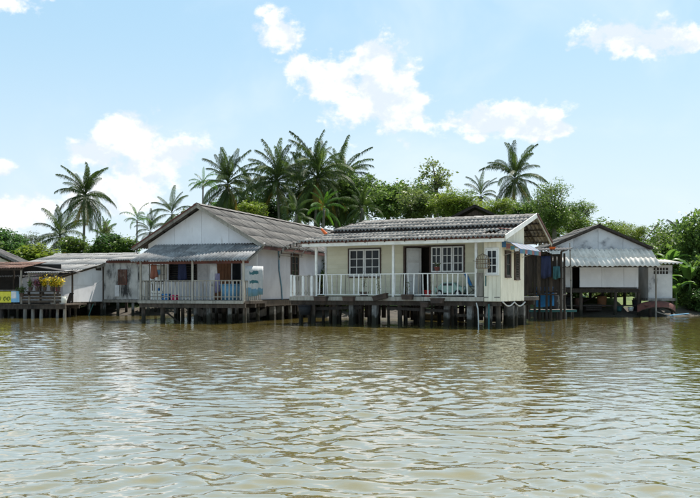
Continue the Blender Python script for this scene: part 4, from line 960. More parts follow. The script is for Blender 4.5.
# hanging pot
T = thing_on(YH, 'hanging_pot', 'dark red hanging flower pot on wires under the veranda roof', 'plant pot', -1.75, .25, 2.22)
MB().lathe([(.07, 0), (.13, .16), (.11, .16), (.06, .02)], 10).build('pot', 'maroon', T)
MB().tube([(-.12, 0, .16), (0, 0, .62), (.12, 0, .16)], .006, 4).tube([(0, 0, .62), (0, 0, 1.08)], .006, 4).build('wire', 'metal', T)
m = MB(); tp = stems(m, 6, .25, .16); st = m.build('stems', 'bark', T); st.location.z += .16; l = leaves(MB(), tp, 4, .05, .04).build('leaves', 'leaf_olive', T); l.location.z += .14
MB().tube([(0, 0, 0), (.02, 0, -.35), (-.03, 0, -.7)], .012, 5).build('hanging_string', 'maroon', T)
# bird cage
T = thing_on(YH, 'bird_cage', 'round brown cane bird cage hanging at the veranda corner', 'bird cage', .4, -.34, 2.3)
for k in range(16):
    a = k / 16 * 6.28; c, s = math.cos(a) * .26, math.sin(a) * .26
    MB().tube([(c, s, 0), (c, s, .34), (c * .7, s * .7, .47), (0, 0, .56)], .008, 4).build('bar', 'cane', T)
for z in (0, .17, .34): MB().tube([(.265 * math.cos(a), .265 * math.sin(a), z) for a in np.linspace(0, 6.2832, 17)], .011, 4).build('hoop', 'cane', T)
MB().lathe([(.25, -.02), (.26, .0)], 16).build('tray', 'cane', T); MB().tube([(0, 0, .56), (0, 0, 1.08)], .007, 4).build('hook', 'metal', T)
MB().tube([(-.4, .0, .28), (.35, 0, .2)], .012, 5).build('perch', 'cane', T)
# orange tube and pole on roofs
o = tag(MB().tube([(-.16, 0, .06), (.16, 0, -.06)], [.045, .075], 10).build('orange_tube', 'orange'), 'short orange plastic tube lying on the grey roof', 'tube')
o.location = on(YH, -7.55, 1.2, 4.03); o.rotation_euler = (0, R(25), R(-20))
# hanging pot on curved awning
# --- gabled house veranda
o = cloth('hanging_sheet', 'printed_sheet', 1.05, 1.32, 2.6, .05, 'white sheet with teal print hanging from the awning end', 'sheet', None, on(GH, .12, .85, 2.52), -R(17.9) + R(70), -.12)
cloth('hanging_shirt', 'cl_brown', .42, .62, 2, .06, 'brown shirt hanging near the shelf rack on the shaded veranda', 'shirt', None, on(GH, -4.72, .5, 2.62), -R(15), .3)
cloth('hanging_cloth', 'cl_white', .5, 1.0, 3, .07, 'white sheet hanging beside the brown plank door', 'sheet', None, on(GH, -1.9, .9, 2.66), -R(20), .35)
cloth('hanging_cloth', 'cl_purple', .3, .85, 2, .06, 'lilac towel hanging low beside the brown plank door', 'towel', None, on(GH, -1.68, .85, 2.2), -R(20), .2)
cloth('hanging_cloth', 'cl_navy', .5, .8, 2, .06, 'dark cloth hanging before the louvred window', 'cloth', None, on(GH, -3.6, 1.1, 2.7), -R(18), .2)
bucket('blue_tub', 'tub_blue', .46, .72, 'big pale blue water tub behind the veranda railing', 'tub', on(GH, -1.02, .8, 1.0))
T = thing_on(GH, 'shelf_rack', 'narrow open shelf rack at the end of the shaded veranda', 'shelf', -4.72, .75, 1.0)
for (x, y) in ((-.3, -.14), (.3, -.14), (-.3, .14), (.3, .14)): bx('upright', T, 'wood_grey', x - .02, x + .02, y - .02, y + .02, 0, 1.7)
for z in (.3, .72, 1.14, 1.56): bx('shelf', T, 'wood_grey', -.34, .34, -.17, .17, z, z + .03)
for (x, z, mt, lb) in ((-.15, .75, 'pot_white', 'white tin on the second shelf of the rack'), (.12, 1.17, 'cl_sky', 'pale blue tin on the upper shelf of the rack'), (.1, .33, 'cl_blue', 'bright blue tin on the lowest shelf of the rack'), (-.14, 1.17, 'brown_box', 'brown tin on the upper shelf of the rack')):
    c = thing('tin', lb, 'tin', on(GH, -4.72 + x, .72, 1.0 + z), 0); MB().lathe([(.085, 0), (.085, .2), (.078, .21)], 10).build('can', mt, c); MB().lathe([(.088, .2), (.088, .225)], 10).build('lid', 'metal', c)
for (u, mt, w_, h_, lb) in ((-4.05, 'cl_blue', .3, .28, 'blue crate on the veranda floor behind the railing'), (-3.62, 'cl_pink', .24, .22, 'pink crate on the veranda floor behind the railing'), (-4.45, 'pot_white', .5, .42, 'cream crate on the veranda floor by the shelf rack')):
    c = thing_on(GH, 'plastic_crate', lb, 'crate', u, .45, 1.0); bx('base', c, mt, -w_ / 2, w_ / 2, -.14, .14, 0, .02)
    for sx in (-1, 1): bx('side', c, mt, sx * w_ / 2 - .012, sx * w_ / 2 + .012, -.14, .14, .021, h_)
    for sy in (-1, 1):
        for k in range(3): bx('slat', c, mt, -w_ / 2 + .013, w_ / 2 - .013, sy * .135 - .008, sy * .135 + .008, .03 + k * h_ / 3, .03 + (k + .75) * h_ / 3)
# posters on veranda wall
for (u, z, w_, h_, mt, lb) in ((-3.05, 2.35, .45, .6, 'cl_white', 'pale poster on the veranda wall between window and door'), (-5.2, 2.3, .5, .7, 'wood_pale', 'brown board leaning on the veranda wall by the rack')):
    o = tag(MB().box(-w_ / 2, w_ / 2, -.008, .008, -h_ / 2, h_ / 2).build('poster', mt), lb, 'poster'); o.location = on(GH, u, 2.085, z); o.rotation_euler = (0, 0, -R(17.9))
# boats and clutter moored under the gabled house
def sampan(name, label, loc, rz, mat, L=3.4, flip=False):
    t = thing(name, label, 'boat', loc, rz); n = 13; hull = MB(); inn = MB()
    for mb, k in ((hull, 1.0), (inn, .9)):
        for i in range(n):
            s = i / (n - 1) * 2 - 1; w = .42 * (1 - abs(s) ** 2.6) * k + .03; zt = .34 + .3 * abs(s) ** 3; zb = .22 * abs(s) ** 3 + (0 if k == 1 else .04)
            for (y, z) in ((-w, zt), (-w * .8, zb + .1), (0, zb), (w * .8, zb + .1), (w, zt)): mb.v.append((s * L / 2 * k, y, z))
        for i in range(n - 1):
            for j in range(4): mb.f.append((i * 5 + j, i * 5 + j + 1, i * 5 + j + 6, i * 5 + j + 5))
        mb.keep = True
    hull.build('hull', mat, t, True); inn.build('lining', 'wood_dark', t, True)
    rail = MB()
    for sgn in (-1, 1): rail.tube([(s * L / 2, sgn * (.42 * (1 - abs(s) ** 2.6) + .03), .34 + .3 * abs(s) ** 3) for s in np.linspace(-1, 1, 11)], .022, 5)
    rail.build('gunwale', 'wood', t)
    for x in (-.7, .5): bx('thwart', t, 'wood', x - .1, x + .1, -.36, .36, .24, .27)
    if flip: t.rotation_euler = (R(180), 0, rz)
    return t
sampan('wooden_boat', 'grey wooden sampan moored under the gabled house', on(GH, -3.0, 5.2, -.05), R(8), 'wood_grey')
sampan('wooden_boat', 'dark wooden sampan tied beneath the yellow house', on(YH, -4.2, 6.6, -.05), R(-24), 'wood')
sampan('upturned_boat', 'upturned dark reddish boat lying on the bank below the lean-to', (17.0, 49.4, .85), R(6), 'wood_red', 2.2, True)
# rusty drum hanging between the houses
bucket('clay_jar', 'rust', .26, .5, 'rust brown jar on the beam between the two houses', 'jar', on(YH, -8.25, .55, .55), None)
bucket('iron_pot', 'black', .3, .42, 'black iron pot hanging beneath the deck corner', 'pot', on(YH, -7.7, -.2, .38), None)

# ================================================================== behind the yellow house
def rear_shed():
    H = thing('rear_shed', 'dark plank shed on posts between the yellow house and grey hut', 'shed', (8.55, 43.6, 0), -R(20))
    for u in (0, .5, 1.05, 1.75):
        for t in (0, 1.6): pole('post', H, 'wood_dark', u, t, -.8, 3.3, .06, 6, (random.uniform(-.04, .04), 0))
    w = MB().box(.0, 1.75, .1, .14, 1.32, 1.42).box(.0, 1.75, .1, .14, 3.1, 3.2).build('wall', 'wood_dark', H)
    for k in range(9): bxs('plank', w, 'wood_dark' if k % 3 else 'wood', .0 + k * .195, .18 + k * .195, .06, .095, 1.3 + random.uniform(-.1, .1), 3.2)
    bx('floor', H, 'wood_dark', -.3, 1.8, .0, 2.0, 1.2, 1.28)
    rf = MB().beam((-.2, -.3, 3.3), (-.2, 2.2, 3.5), .05, .07).beam((1.8, -.3, 3.3), (1.8, 2.2, 3.5), .05, .07).build('roof', 'wood_dark', H)
    sheets(rf, 'roof_dark', (-.4, -.4, 3.34), (1, 0, 0), (0, 2.8, .25), 2.5, 3, 1, 5, .025)
    Wk = thing('walkway', 'low dark plank walkway over the water beside the shed', 'walkway', (8.3, 45.0, 0), R(3))
    for k in range(9): bx('plank', Wk, 'wood' if k % 2 else 'wood_grey', 0, 3.2, k * .2, k * .2 + .185, .42, .46)
    bx('edge_beam', Wk, 'teal', 0, 3.2, -.06, -.01, .34, .45)
    for u in (.2, 1.2, 2.2, 3.0):
        for t in (.0, 1.7): pole('stilt', Wk, 'wood_dark', u, t, -1.2, .42, .06)
    return H
RS = rear_shed()
cloth('hanging_clothes', 'cl_navy', .5, 1.05, 2, .06, 'navy trousers hanging on the dark shed', 'clothes', None, on(RS, 1.05, -.12, 3.1), -R(20), .1)
cloth('hanging_clothes', 'cl_teal', .35, .6, 2, .06, 'small teal shirt hanging on the dark shed', 'clothes', None, on(RS, 1.55, -.12, 2.6), -R(20), .1)
cloth('tarpaulin', 'cl_blue', .9, 1.0, 1, .05, 'bright blue tarpaulin hung under the dark shed', 'tarpaulin', None, on(RS, .75, 1.75, 1.62), -R(20), 0)
bucket('basin', 'orange', .16, .12, 'orange basin on top of the dark shed roof', 'basin', on(RS, 1.35, -.1, 3.42))
T = thing('water_drum', 'black plastic drum standing by the hut stilts', 'drum', (10.6, 47.0, .46))
MB().lathe([(.36, 0), (.38, .05), (.38, .34), (.395, .36), (.38, .38), (.38, .66), (.395, .68), (.38, .7), (.37, .98), (.3, 1.0)], 16).build('barrel', 'black', T, True); MB().lathe([(.1, 1.0), (.1, 1.04)], 8).build('cap', 'black', T)
Wk2 = thing('drum_platform', 'small plank platform carrying the black drum', 'platform', (10.1, 46.5, 0))
for k in range(5): bx('plank', Wk2, 'wood_dark', 1.75 * 0, 1.15, k * .22, k * .22 + .2, .415, .455)
for (x, y) in ((.1, .1), (1.05, .1), (.1, 1.0), (1.05, 1.0)): pole('stilt', Wk2, 'wood_dark', x, y, -1.2, .42, .06)
# mooring poles in front of the hut
for (px, pt, pb, Y, ln, r_, lb) in ((572, 243, 317, 47.5, -.12, .04, 'tall bamboo mooring pole rising past the hut awning'), (548, 268, 318, 47.0, -.05, .045, 'grey mooring pole standing alone beside the black drum'), (562, 262, 317, 48.0, .05, .05, 'bamboo mooring pole just left of the leaning sticks'),
                                (557, 291, 317, 47.6, .22, .035, 'short stick leaning against the bamboo mooring poles'), (567, 297, 317, 47.8, -.16, .035, 'short thin stick leaning the other way at the hut stilts')):
    t = thing('mooring_pole', lb, 'pole', ((px - 350) / F_PX * Y, Y, 0), 0, 'mooring poles beside the hut')
    zt = CAM_Z + (HOR - pt) / F_PX * Y
    MB().tube([(0, 0, -1.0), (ln * .4, 0, zt * .4), (ln * .8, 0, zt * .8), (ln, 0, zt)], [r_ * 1.1, r_, r_ * .9, r_ * .7], 7).build('shaft', 'wood_grey', t)
    for f in (.3, .5, .7, .9): MB().tube([(ln * f, 0, zt * f - .015), (ln * f, 0, zt * f + .015)], r_ * 1.12, 7).build('node', 'wood', t)
# clutter under the hut
for (x, y, z, mt, r_, h_, nm, lb) in ((15.3, 50.6, .25, 'teal', .17, .3, 'bucket', 'teal bucket under the hut'), (15.9, 50.4, .28, 'pot_white', .16, .24, 'bucket', 'white bucket under the hut by the lean-to'), (12.4, 51.0, .35, 'black', .3, .7, 'drum', 'dark drum standing under the hut'), (14.6, 51.6, .5, 'brown_box', .3, .6, 'jar', 'brown jar under the hut'), (13.2, 51.4, .45, 'rust', .27, .55, 'jar', 'rusty jar standing under the hut'), (16.3, 50.6, .3, 'black', .26, .6, 'drum', 'dark drum under the lean-to')):
    bucket(nm, mt, r_, h_, lb, nm, (x, y, z))
for (x, y, z, w_, h_, lb) in ((11.9, 50.6, .3, .7, .4, 'dark wooden crate under the end of the hut'), (13.9, 50.9, .3, .9, .35, 'long dark crate under the middle of the hut'), (12.6, 52.2, .6, .8, .7, 'tall dark crate at the back under the hut')):
    c = thing('wooden_crate', lb, 'crate', (x, y, z), random.uniform(-.2, .2))
    for sy in (-.2, .2):
        for k in range(3): bx('slat', c, 'wood_dark', -w_ / 2, w_ / 2, sy - .012, sy + .012, k * h_ / 3, (k + .8) * h_ / 3)
    for sx in (-1, 1): bx('end_board', c, 'wood_dark', sx * w_ / 2 - .012, sx * w_ / 2 + .012, -.185, .185, 0, h_ * .95)
    bx('lid', c, 'wood', -w_ / 2 - .02, w_ / 2 + .02, -.22, .22, h_ + .002, h_ + .02)
o = tag(MB().beam((-.6, 0, 0), (.6, 0, .12), .16, .04).build('loose_plank', 'cl_sky'), 'pale blue plank lying at the water edge by the lean-to', 'plank'); o.location = (17.9, 48.6, .12)
o = tag(MB().beam((-.5, 0, .2), (.5, .1, -.1), .1, .04).build('loose_plank', 'wood_grey'), 'grey plank slanting into the water by the lean-to', 'plank'); o.location = (17.2, 48.5, .12)
# dark gable roof behind the yellow house
Bk = thing('rear_house', 'dark roofed wooden house peeking over the yellow house ridge', 'house', (7.55, 53.6, .3), -R(12))
bx('front_wall', Bk, 'wood', -1.1, 1.1, 0, .1, .8, 5.4); MB().prism([(-1.1, 5.402), (1.1, 5.402), (0, 6.0)], 'y', 0, .1).build('gable_wall', 'wood', Bk); bx('side_wall', Bk, 'wood', 1.0, 1.1, .11, 5, .8, 5.4); bx('side_wall', Bk, 'wood', -1.1, -1.0, .11, 5, .8, 5.4)
rf = MB().beam((-1.35, -.35, 5.55), (0, -.35, 6.2), .05, .12).beam((1.35, -.35, 5.55), (0, -.35, 6.2), .05, .12).build('roof', 'wood_dark', Bk)
sheets(rf, 'roof_dark', (1.4, -.4, 5.55), (0, 1, 0), (-1.4, 0, .72), 5.6, 6, 1, 5, .03); sheets(rf, 'roof_dark', (-1.4, 5.2, 5.55), (0, -1, 0), (1.4, 0, .72), 5.6, 6, 1, 5, .03)
# aerial sticks
for (px0, py0, px1, py1, Y, lb) in ((648, 236, 658, 224, 56, 'thin pole slanting up behind the hut roof'),):
    o = tag(MB().tube([W(px0 - 8, py0 + 9, Y), W(px0, py0, Y), W(px1, py1, Y)], .035, 6).build('roof_pole', 'wood_grey'), lb, 'pole')

# ================================================================== flowers on the left porch
def pot_plant(P, u, t, z, label, leafm, flow=None, h=.35, sp=.25, n=12, pot='planter', pr=.12, lsize=.06):
    T = thing_on(P, 'flower_pot', label, 'potted plant', u, t, z, 'pots on the porch shelf')
    MB().lathe([(pr * .75, 0), (pr, .2), (pr * .9, .2), (pr * .7, .02)], 10).build('pot', pot, T)
    m = MB(); tp = stems(m, n, h, sp, .007); o = m.build('stems', 'bark', T); o.location.z += .18
    l = leaves(MB(), tp, 5, lsize, .06).build('leaves', leafm, T); l.location.z += .18
    if flow: f = leaves(MB(), tp, 9, .06, .08).build('flowers', flow, T); f.location.z += .24; f['kind'] = 'stuff'
pot_plant(PO, 3.2, -.16, 1.415, 'leafy green potted plant at the post end of the porch shelf', 'leaf_bright', None, .4, .25)
pot_plant(PO, 3.55, -.16, 1.415, 'potted plant with small pink flowers on the porch shelf', 'leaf_mid', 'flower_pink', .35, .25)
pot_plant(PO, 3.95, -.16, 1.415, 'potted plant with a few yellow flowers on the porch shelf', 'leaf_bright', 'flower', .4, .28)
pot_plant(PO, 4.35, -.16, 1.415, 'widest pot overflowing with yellow flowers on the porch shelf', 'leaf_yellow', 'flower', .42, .42, 16)
pot_plant(PO, 4.68, -.16, 1.415, 'yellow flowering pot at the outer end of the porch shelf', 'leaf_yellow', 'flower', .36, .32, 14)
pot_plant(PO, 2.75, -.2, 1.1, 'trailing dark green plant hung at the middle porch post', 'leaf_mid', None, .35, .35, 14, 'planter')
bucket('bucket', 'pot_white', .24, .42, 'wide white bucket on the flower porch floor', 'bucket', on(PO, 4.75, .25, .72)); bucket('bucket', 'pot_white', .15, .36, 'narrow white bucket on the flower porch floor', 'bucket', on(PO, 4.2, .3, .72))
cloth('hanging_clothes', 'cl_pink', .28, .55, 2, .05, 'bright pink cloth hanging at the shed corner by the flower porch', 'cloth', None, on(SH, -.2, -.35, 1.9), 0, .4)
bx_ = tag(MB().beam((0, 0, 0), (.25, .35, 1.0), .34, .03).build('leaning_board', 'wood'), 'brown board leaning on the low white shed wall', 'board'); bx_.location = on(SH, .25, .15, .8)
o = tag(MB().beam((0, 0, -.5), (.5, .15, .85), .10, .04).build('leaning_board', 'teal'), 'teal plank slanting down into the water under the low shed', 'plank'); o.location = on(SH, .3, 2.0, .0)

# ================================================================== vegetation
def frond_mesh(name, mat, L, p0, droop, npair, ll, seed, width=.075):
    rg = random.Random(seed); mb = MB(); pts = []; p = Vector((0, 0, 0)); n = 14; dirs = []
    side_sway = rg.uniform(-.25, .25)
    for i in range(n + 1):
        s = i / n; a = p0 - droop * s ** 1.25; yaw = side_sway * s * s
        d = Vector((math.cos(a) * math.cos(yaw), math.cos(a) * math.sin(yaw), math.sin(a))); pts.append(p.copy()); dirs.append(d); p = p + d * (L / n)
    mb.tube(pts, [.045 * (1 - .85 * i / n) + .006 for i in range(n + 1)], 3, False)
    for k in range(npair):
        s = .14 + .85 * (k + rg.random() * .6) / npair; f = s * n; i = min(int(f), n - 1); fr = f - i
        c = pts[i].lerp(pts[i + 1], fr); d = dirs[i].lerp(dirs[i + 1], fr).normalized()
        lat = d.cross(Vector((0, 0, 1)))
        if lat.length < .05: lat = Vector((0, 1, 0))
        lat.normalize(); up = lat.cross(d).normalized()
        ln = ll * (math.sin(math.pi * (.12 + .80 * s)) ** .7) * rg.uniform(.85, 1.1)
        for sg in (-1, 1):
            fw = .75 + .75 * s + rg.uniform(-.2, .25)
            e = (lat * sg * .8 + d * fw + up * rg.uniform(-.05, .3)).normalized()
            mid = c + e * ln * .5 + Vector((0, 0, -.06 * ln)); tip = c + e * ln * .82 + Vector((0, 0, -(.42 + rg.uniform(0, .4)) * ln))
            wv = d * (width / 2); n0 = len(mb.v)
            mb.v += [tuple(c - wv * .6), tuple(c + wv * .6), tuple(mid + wv), tuple(mid - wv), tuple(tip)]
            mb.f += [(n0, n0 + 1, n0 + 2, n0 + 3), (n0 + 3, n0 + 2, n0 + 4)]
    mb.keep = True; me, _ = mb.mesh(name, mat); return me
FR = {}
def fronds(kind):
    if kind in FR: return FR[kind]
    mat = {'coco': 'palm_leaf', 'young': 'palm_young', 'areca': 'palm_young'}[kind]
    P = [(80, 44), (66, 64), (44, 80), (15, 80), (-14, 62), (-42, 40)] if kind != 'areca' else [(82, 60), (68, 95), (50, 110), (30, 100), (60, 120), (40, 110)]
    np_, ll = (60, .9) if kind != 'areca' else (26, .8)
    out = []
    for i, (p0, dr) in enumerate(P):
        out.append([frond_mesh('frond', mat, 4.0, R(p0), R(dr), np_, ll, 10 * i + j, .06 if kind == 'coco' else .085) for j in (0, 1)])
    out.append([frond_mesh('frond', 'palm_dry', 3.4, R(-45), R(35), 34, .7, 90 + j, .06) for j in (0, 1)])
    FR[kind] = out; return out
def palm(px, py, Y, rpx, label, kind='coco', n=24, lean=.4, group=None, seed=None, trunk_r=.14, dry=2, nuts=True):
    rg = random.Random(seed if seed is not None else int(px * 7 + py))
    X, _, Z = W(px, py, Y); gz = float(ground_z(np.array(X), np.array(Y)))
    T = thing('coconut_palm' if kind == 'coco' else ('palm_tree' if kind == 'young' else 'areca_palm'), label, 'palm tree', (X - lean, Y, gz), 0, group)
    H = Z - gz; sc = rpx * .98 / F_PX * Y / 3.55; n = int(n * 1.45)
    pts = [(lean * (s ** 1.6), .15 * math.sin(3 * s), H * s - .3 * (s == 0)) for s in np.linspace(0, 1, 12)]
    MB().tube(pts, [trunk_r * (1.5 if i == 0 else 1.1 - .35 * i / 11) * (1 + .05 * (i % 2)) for i in range(12)], 9).build('trunk', 'palm_bark', T, True)
    top = Vector(pts[-1]); fs = fronds(kind)
    for k in range(n + (dry * 2)):
        az = k * 2.39996 + rg.uniform(-.3, .3)
        tier = min(5, int(6 * (k + .5) / n)) if k < n else 6
        me = rg.choice(fs[tier]); o = bpy.data.objects.new('frond', me); link(o, T)
        o.location = top + Vector((0, 0, .25 - .1 * tier)); s = sc * rg.uniform(.72, 1.14) * (1.0 if tier == 0 else 1)
        o.scale = (s, s, s); o.rotation_euler = (rg.uniform(-.5, .5), rg.uniform(-.3, .3), az + rg.uniform(-.25, .25))
    if nuts:
        for k in range(5):
            a = rg.uniform(0, 6.28); c = top + Vector((.26 * math.cos(a), .26 * math.sin(a), -.15 - .2 * rg.random()))
            m = MB().lathe([(.03, -.14), (.1, -.08), (.125, 0), (.1, .08), (.03, .13)], 7); o = m.build('coconut', 'coconut', T, True); o.location = c
    return T
palm(85, 196, 95, 33, 'tall full coconut palm rising alone above the low pale shed roof', n=30, lean=.3, dry=3)
palm(60, 236, 100, 30, 'shorter coconut palm beside the tall lone palm', n=22, lean=-.5)
palm(103, 238, 98, 17, 'small palm low behind the pale shed roof', 'young', n=12, lean=.2, nuts=False, dry=0)
palm(137, 220, 78, 16, 'slender areca palm left of the gabled house peak', 'areca', n=11, lean=.1, trunk_r=.08, dry=0, nuts=False)
palm(150, 232, 80, 20, 'low leaning palm just behind the gabled roof edge', 'coco', n=15, lean=.3, dry=1, nuts=False)
palm(172, 214, 76, 25, 'young coconut palm above the left slope of the gabled roof', 'coco', n=15, lean=-.3, dry=0, nuts=False)
palm(203, 186, 74, 18, 'bright areca palm directly above the gable peak', 'areca', n=13, lean=.15, trunk_r=.08, dry=0, nuts=False)
palm(228, 184, 84, 35, 'tall coconut palm behind the gabled house ridge', n=28, lean=.5)
palm(277, 181, 82, 40, 'dense coconut palm at the middle of the long grey roof', n=32, lean=-.4, dry=3)
palm(318, 178, 82, 43, 'largest dense coconut palm behind the junction of the two roofs', n=34, lean=.5, dry=3)
palm(343, 178, 92, 34, 'coconut palm half hidden behind the largest palm', n=24, lean=.8)
palm(324, 208, 68, 20, 'bright young palm low in front of the dense palms', 'young', n=13, lean=.2, dry=0, nuts=False, trunk_r=.12)
palm(362, 208, 74, 24, 'low dark palm between dense palms and broadleaf trees', 'coco', n=16, lean=.3, dry=0, nuts=False)
palm(296, 214, 72, 22, 'low palm with arching fronds behind the long grey roof', 'coco', n=14, lean=-.2, dry=1, nuts=False)
palm(300, 190, 88, 36, 'dark coconut palm wedged between the two dense palms', n=28, lean=.3, dry=2)
palm(252, 196, 90, 28, 'coconut palm with drooping fronds between gable palm and dense palms', n=24, lean=-.3, dry=2)
palm(338, 196, 86, 32, 'dark coconut palm low beside the largest palm', n=26, lean=.4, dry=2)
palm(515, 178, 90, 36, 'lone coconut palm with bare trunk above the yellow house roof', n=25, lean=.35, dry=1, trunk_r=.16)
palm(481, 196, 96, 22, 'small coconut palm beside the lone bare-trunked palm', n=15, lean=-.3, dry=0)
palm(680, 236, 66, 17, 'small dark palm among trees at the hut side', 'coco', n=13, lean=.2, dry=0, nuts=False)
palm(-40, 190, 92, 34, 'coconut palm standing beyond the cottage', n=24); palm(760, 190, 88, 36, 'coconut palm beyond the bank trees', n=24)

def crown_mesh(name, seed, R0, lobes, ncl, nl, size, cl_r, up=.5, asp=.5):
    rg = np.random.default_rng(seed); cen = []
    lb = rg.normal(0, 1, (lobes, 3)); lb /= np.linalg.norm(lb, axis=1)[:, None]; lb *= (R0 * .58 * rg.random((lobes, 1)) ** .4); lb[:, 2] = lb[:, 2] * .9
    lr = R0 * rg.uniform(.32, .55, lobes)
    for k in range(ncl):
        i = rg.integers(lobes); d = rg.normal(0, 1, 3); d /= np.linalg.norm(d); cen.append(lb[i] + d * lr[i] * rg.random() ** .35)
    cen = np.array(cen)
    c = np.repeat(cen, nl, 0); N = len(c)
    c = c + rg.normal(0, cl_r, (N, 3)) * np.array([1, 1, .75])
    d = rg.normal(0, 1, (N, 3)); d[:, 2] = d[:, 2] * .6 - .25; d /= np.linalg.norm(d, axis=1)[:, None]
    nrm = rg.normal(0, up, (N, 3)); nrm[:, 2] += 1; e = np.cross(d, nrm); e /= np.linalg.norm(e, axis=1)[:, None]
    s = (size * rg.uniform(.55, 1.25, N))[:, None]; bend = np.cross(e, d) * s * .18
    v = np.stack([c - d * s, c + e * s * asp + bend, c + d * s, c - e * s * asp + bend], 1).reshape(-1, 3)
    f = np.arange(N * 4).reshape(-1, 4); me = bpy.data.meshes.new(name); fast_mesh(me, v, f); me.materials.append(M['leaf_mid'])
    return me, cen
CR = {}
def crown(kind, i):
    key = (kind, i)
    if key not in CR:
        CR[key] = {'dense': lambda: crown_mesh('crown', 100 + i, 2.5, 11, 210, 30, .14, .22, .75),
                   'sparse': lambda: crown_mesh('crown', 200 + i, 2.5, 8, 62, 26, .14, .22),
                   'fine': lambda: crown_mesh('crown', 300 + i, 2.5, 11, 270, 34, .105, .25, .6, .36),
                   'bush': lambda: crown_mesh('crown', 400 + i, 1.5, 7, 90, 26, .12, .18)}[kind]()
    return CR[key]
def tree(name, label, px, py, Y, rx, rz, kind='dense', mat='leaf_mid', group=None, var=None, cat='tree', trunk=True):
    rg = random.Random(int(px * 13 + py * 7)); i = rg.randrange(4) if var is None else var
    me, cen = crown(kind, i); X, _, Z = W(px, py, Y); gz = float(ground_z(np.array(X), np.array(Y)))
    T = thing(name, label, cat, (X, Y, gz), 0, group); R0 = 1.5 if kind == 'bush' else 2.5
    sx, sz = rx / F_PX * Y / (R0 * .92), rz / F_PX * Y / (R0 * .92); sx *= 1.13; sz *= 1.13; rot = rg.uniform(0, 6.28); H = Z - gz
    o = bpy.data.objects.new('crown', me); link(o, T); o.location = (0, 0, H); o.scale = (sx, sx, sz); o.rotation_euler = (0, 0, rot)
    o.material_slots[0].link = 'OBJECT'; o.material_slots[0].material = M[mat]
    mb = MB(); r0 = .05 * max(H, .4) ** .7 * (.75 if kind == 'bush' else 1); zf = max(.25, H - rz / F_PX * Y * .8)
    if kind != 'bush': mb.tube([(0, 0, -.4), (.08, .05, zf * .5), (0, 0, zf), (.05, 0, H)], [r0 * 1.3, r0, r0 * .85, r0 * .4], 7)
    cr, sr = math.cos(rot), math.sin(rot)
    for k in range(14 if kind != 'bush' else 8):
        c = cen[rg.randrange(len(cen))]; p = Vector(((c[0] * cr - c[1] * sr) * sx, (c[0] * sr + c[1] * cr) * sx, H + c[2] * sz))
        b = Vector((0, 0, zf + (H - zf) * rg.uniform(0, .8))) if kind != 'bush' else Vector((0, 0, -.2)); md = b.lerp(p, .5) + Vector((0, 0, .12 * (p - b).length))
        mb.tube([b, md, p], [r0 * .45, r0 * .28, r0 * .1], 5)
    mb.build('trunk', 'bark', T, True)
    return T
GB = 'broadleaf trees behind the houses'
tree('leafy_tree', 'dark rounded tree beyond the cottage roof', 6, 246, 80, 27, 24, 'dense', 'leaf_dark')
tree('leafy_tree', 'low olive tree between cottage and palms', 28, 248, 92, 26, 16, 'fine', 'leaf_olive')
tree('leafy_shrub', 'yellow-green shrub showing over the pale shed roof', 36, 256, 74, 25, 14, 'bush', 'leaf_yellow', cat='shrub')
for px, py, m_, lb in ((70, 250, 'leaf_bright', 'bright green shrub under the tall lone palm behind the pale shed ridge'), (92, 249, 'leaf_mid', 'mid green shrub by the lone palm trunk behind the pale shed ridge'), (112, 247, 'leaf_dark', 'darkest shrub showing over the pale shed ridge'), (124, 251, 'leaf_bright', 'bright shrub showing over the stained annex roof')):
    tree('leafy_shrub', lb, px, py, 80, 18, 13, 'bush', m_, 'shrubs behind the low shed', cat='shrub')
tree('dead_trunk_tree', 'thin dark tree with few leaves by the lone palm', 108, 232, 88, 9, 12, 'sparse', 'leaf_olive')
tree('leafy_tree', 'yellow-green tree low behind the gabled ridge', 254, 213, 72, 15, 11, 'bush', 'leaf_yellow')
tree('leafy_tree', 'dark tree low between dense palms', 268, 212, 86, 24, 20, 'dense', 'leaf_dark')
tree('leafy_tree', 'dark tree below the largest palm', 318, 205, 90, 30, 24, 'dense', 'leaf_dark')
tree('leafy_tree', 'broadleaf tree standing nearest the dense palms', 362, 196, 84, 24, 24, 'dense', 'leaf_mid', var=1)
tree('leafy_tree', 'round broadleaf tree behind the left end of the yellow house roof', 388, 200, 80, 26, 24, 'dense', 'leaf_mid', var=2)
tree('leafy_tree', 'open-crowned tall tree with sky showing through', 436, 178, 84, 24, 24, 'sparse', 'leaf_olive', var=0)
tree('leafy_tree', 'thin lower boughs tree under the open-crowned tall tree', 430, 200, 82, 24, 18, 'sparse', 'leaf_mid', var=1)
tree('leafy_tree', 'olive tree low behind the yellow house ridge', 414, 206, 76, 24, 17, 'dense', 'leaf_olive', var=3)
tree('leafy_tree', 'wide yellow-green tree behind the dark gable roof', 462, 206, 74, 34, 18, 'fine', 'leaf_yellow', var=0)
tree('leafy_tree', 'yellow-green tree beside the bare palm trunk', 494, 210, 78, 22, 14, 'fine', 'leaf_yellow', var=1)
tree('leafy_tree', 'small dark tree at the foot of the bare palm trunk', 519, 212, 82, 16, 14, 'dense', 'leaf_dark', var=0)
tree('leafy_tree', 'upright bright green tree between yellow house and hut', 554, 206, 70, 24, 27, 'fine', 'leaf_bright', var=2)
tree('leafy_tree', 'tall narrow green tree behind the yellow house gable', 540, 216, 74, 22, 20, 'dense', 'leaf_mid', var=2)
tree('leafy_tree', 'bright green tree above the hut roof slope', 578, 220, 72, 22, 20, 'fine', 'leaf_bright', var=3)
tree('leafy_tree', 'small yellow-green tree over the hut peak', 612, 234, 74, 24, 14, 'fine', 'leaf_yellow', var=0)
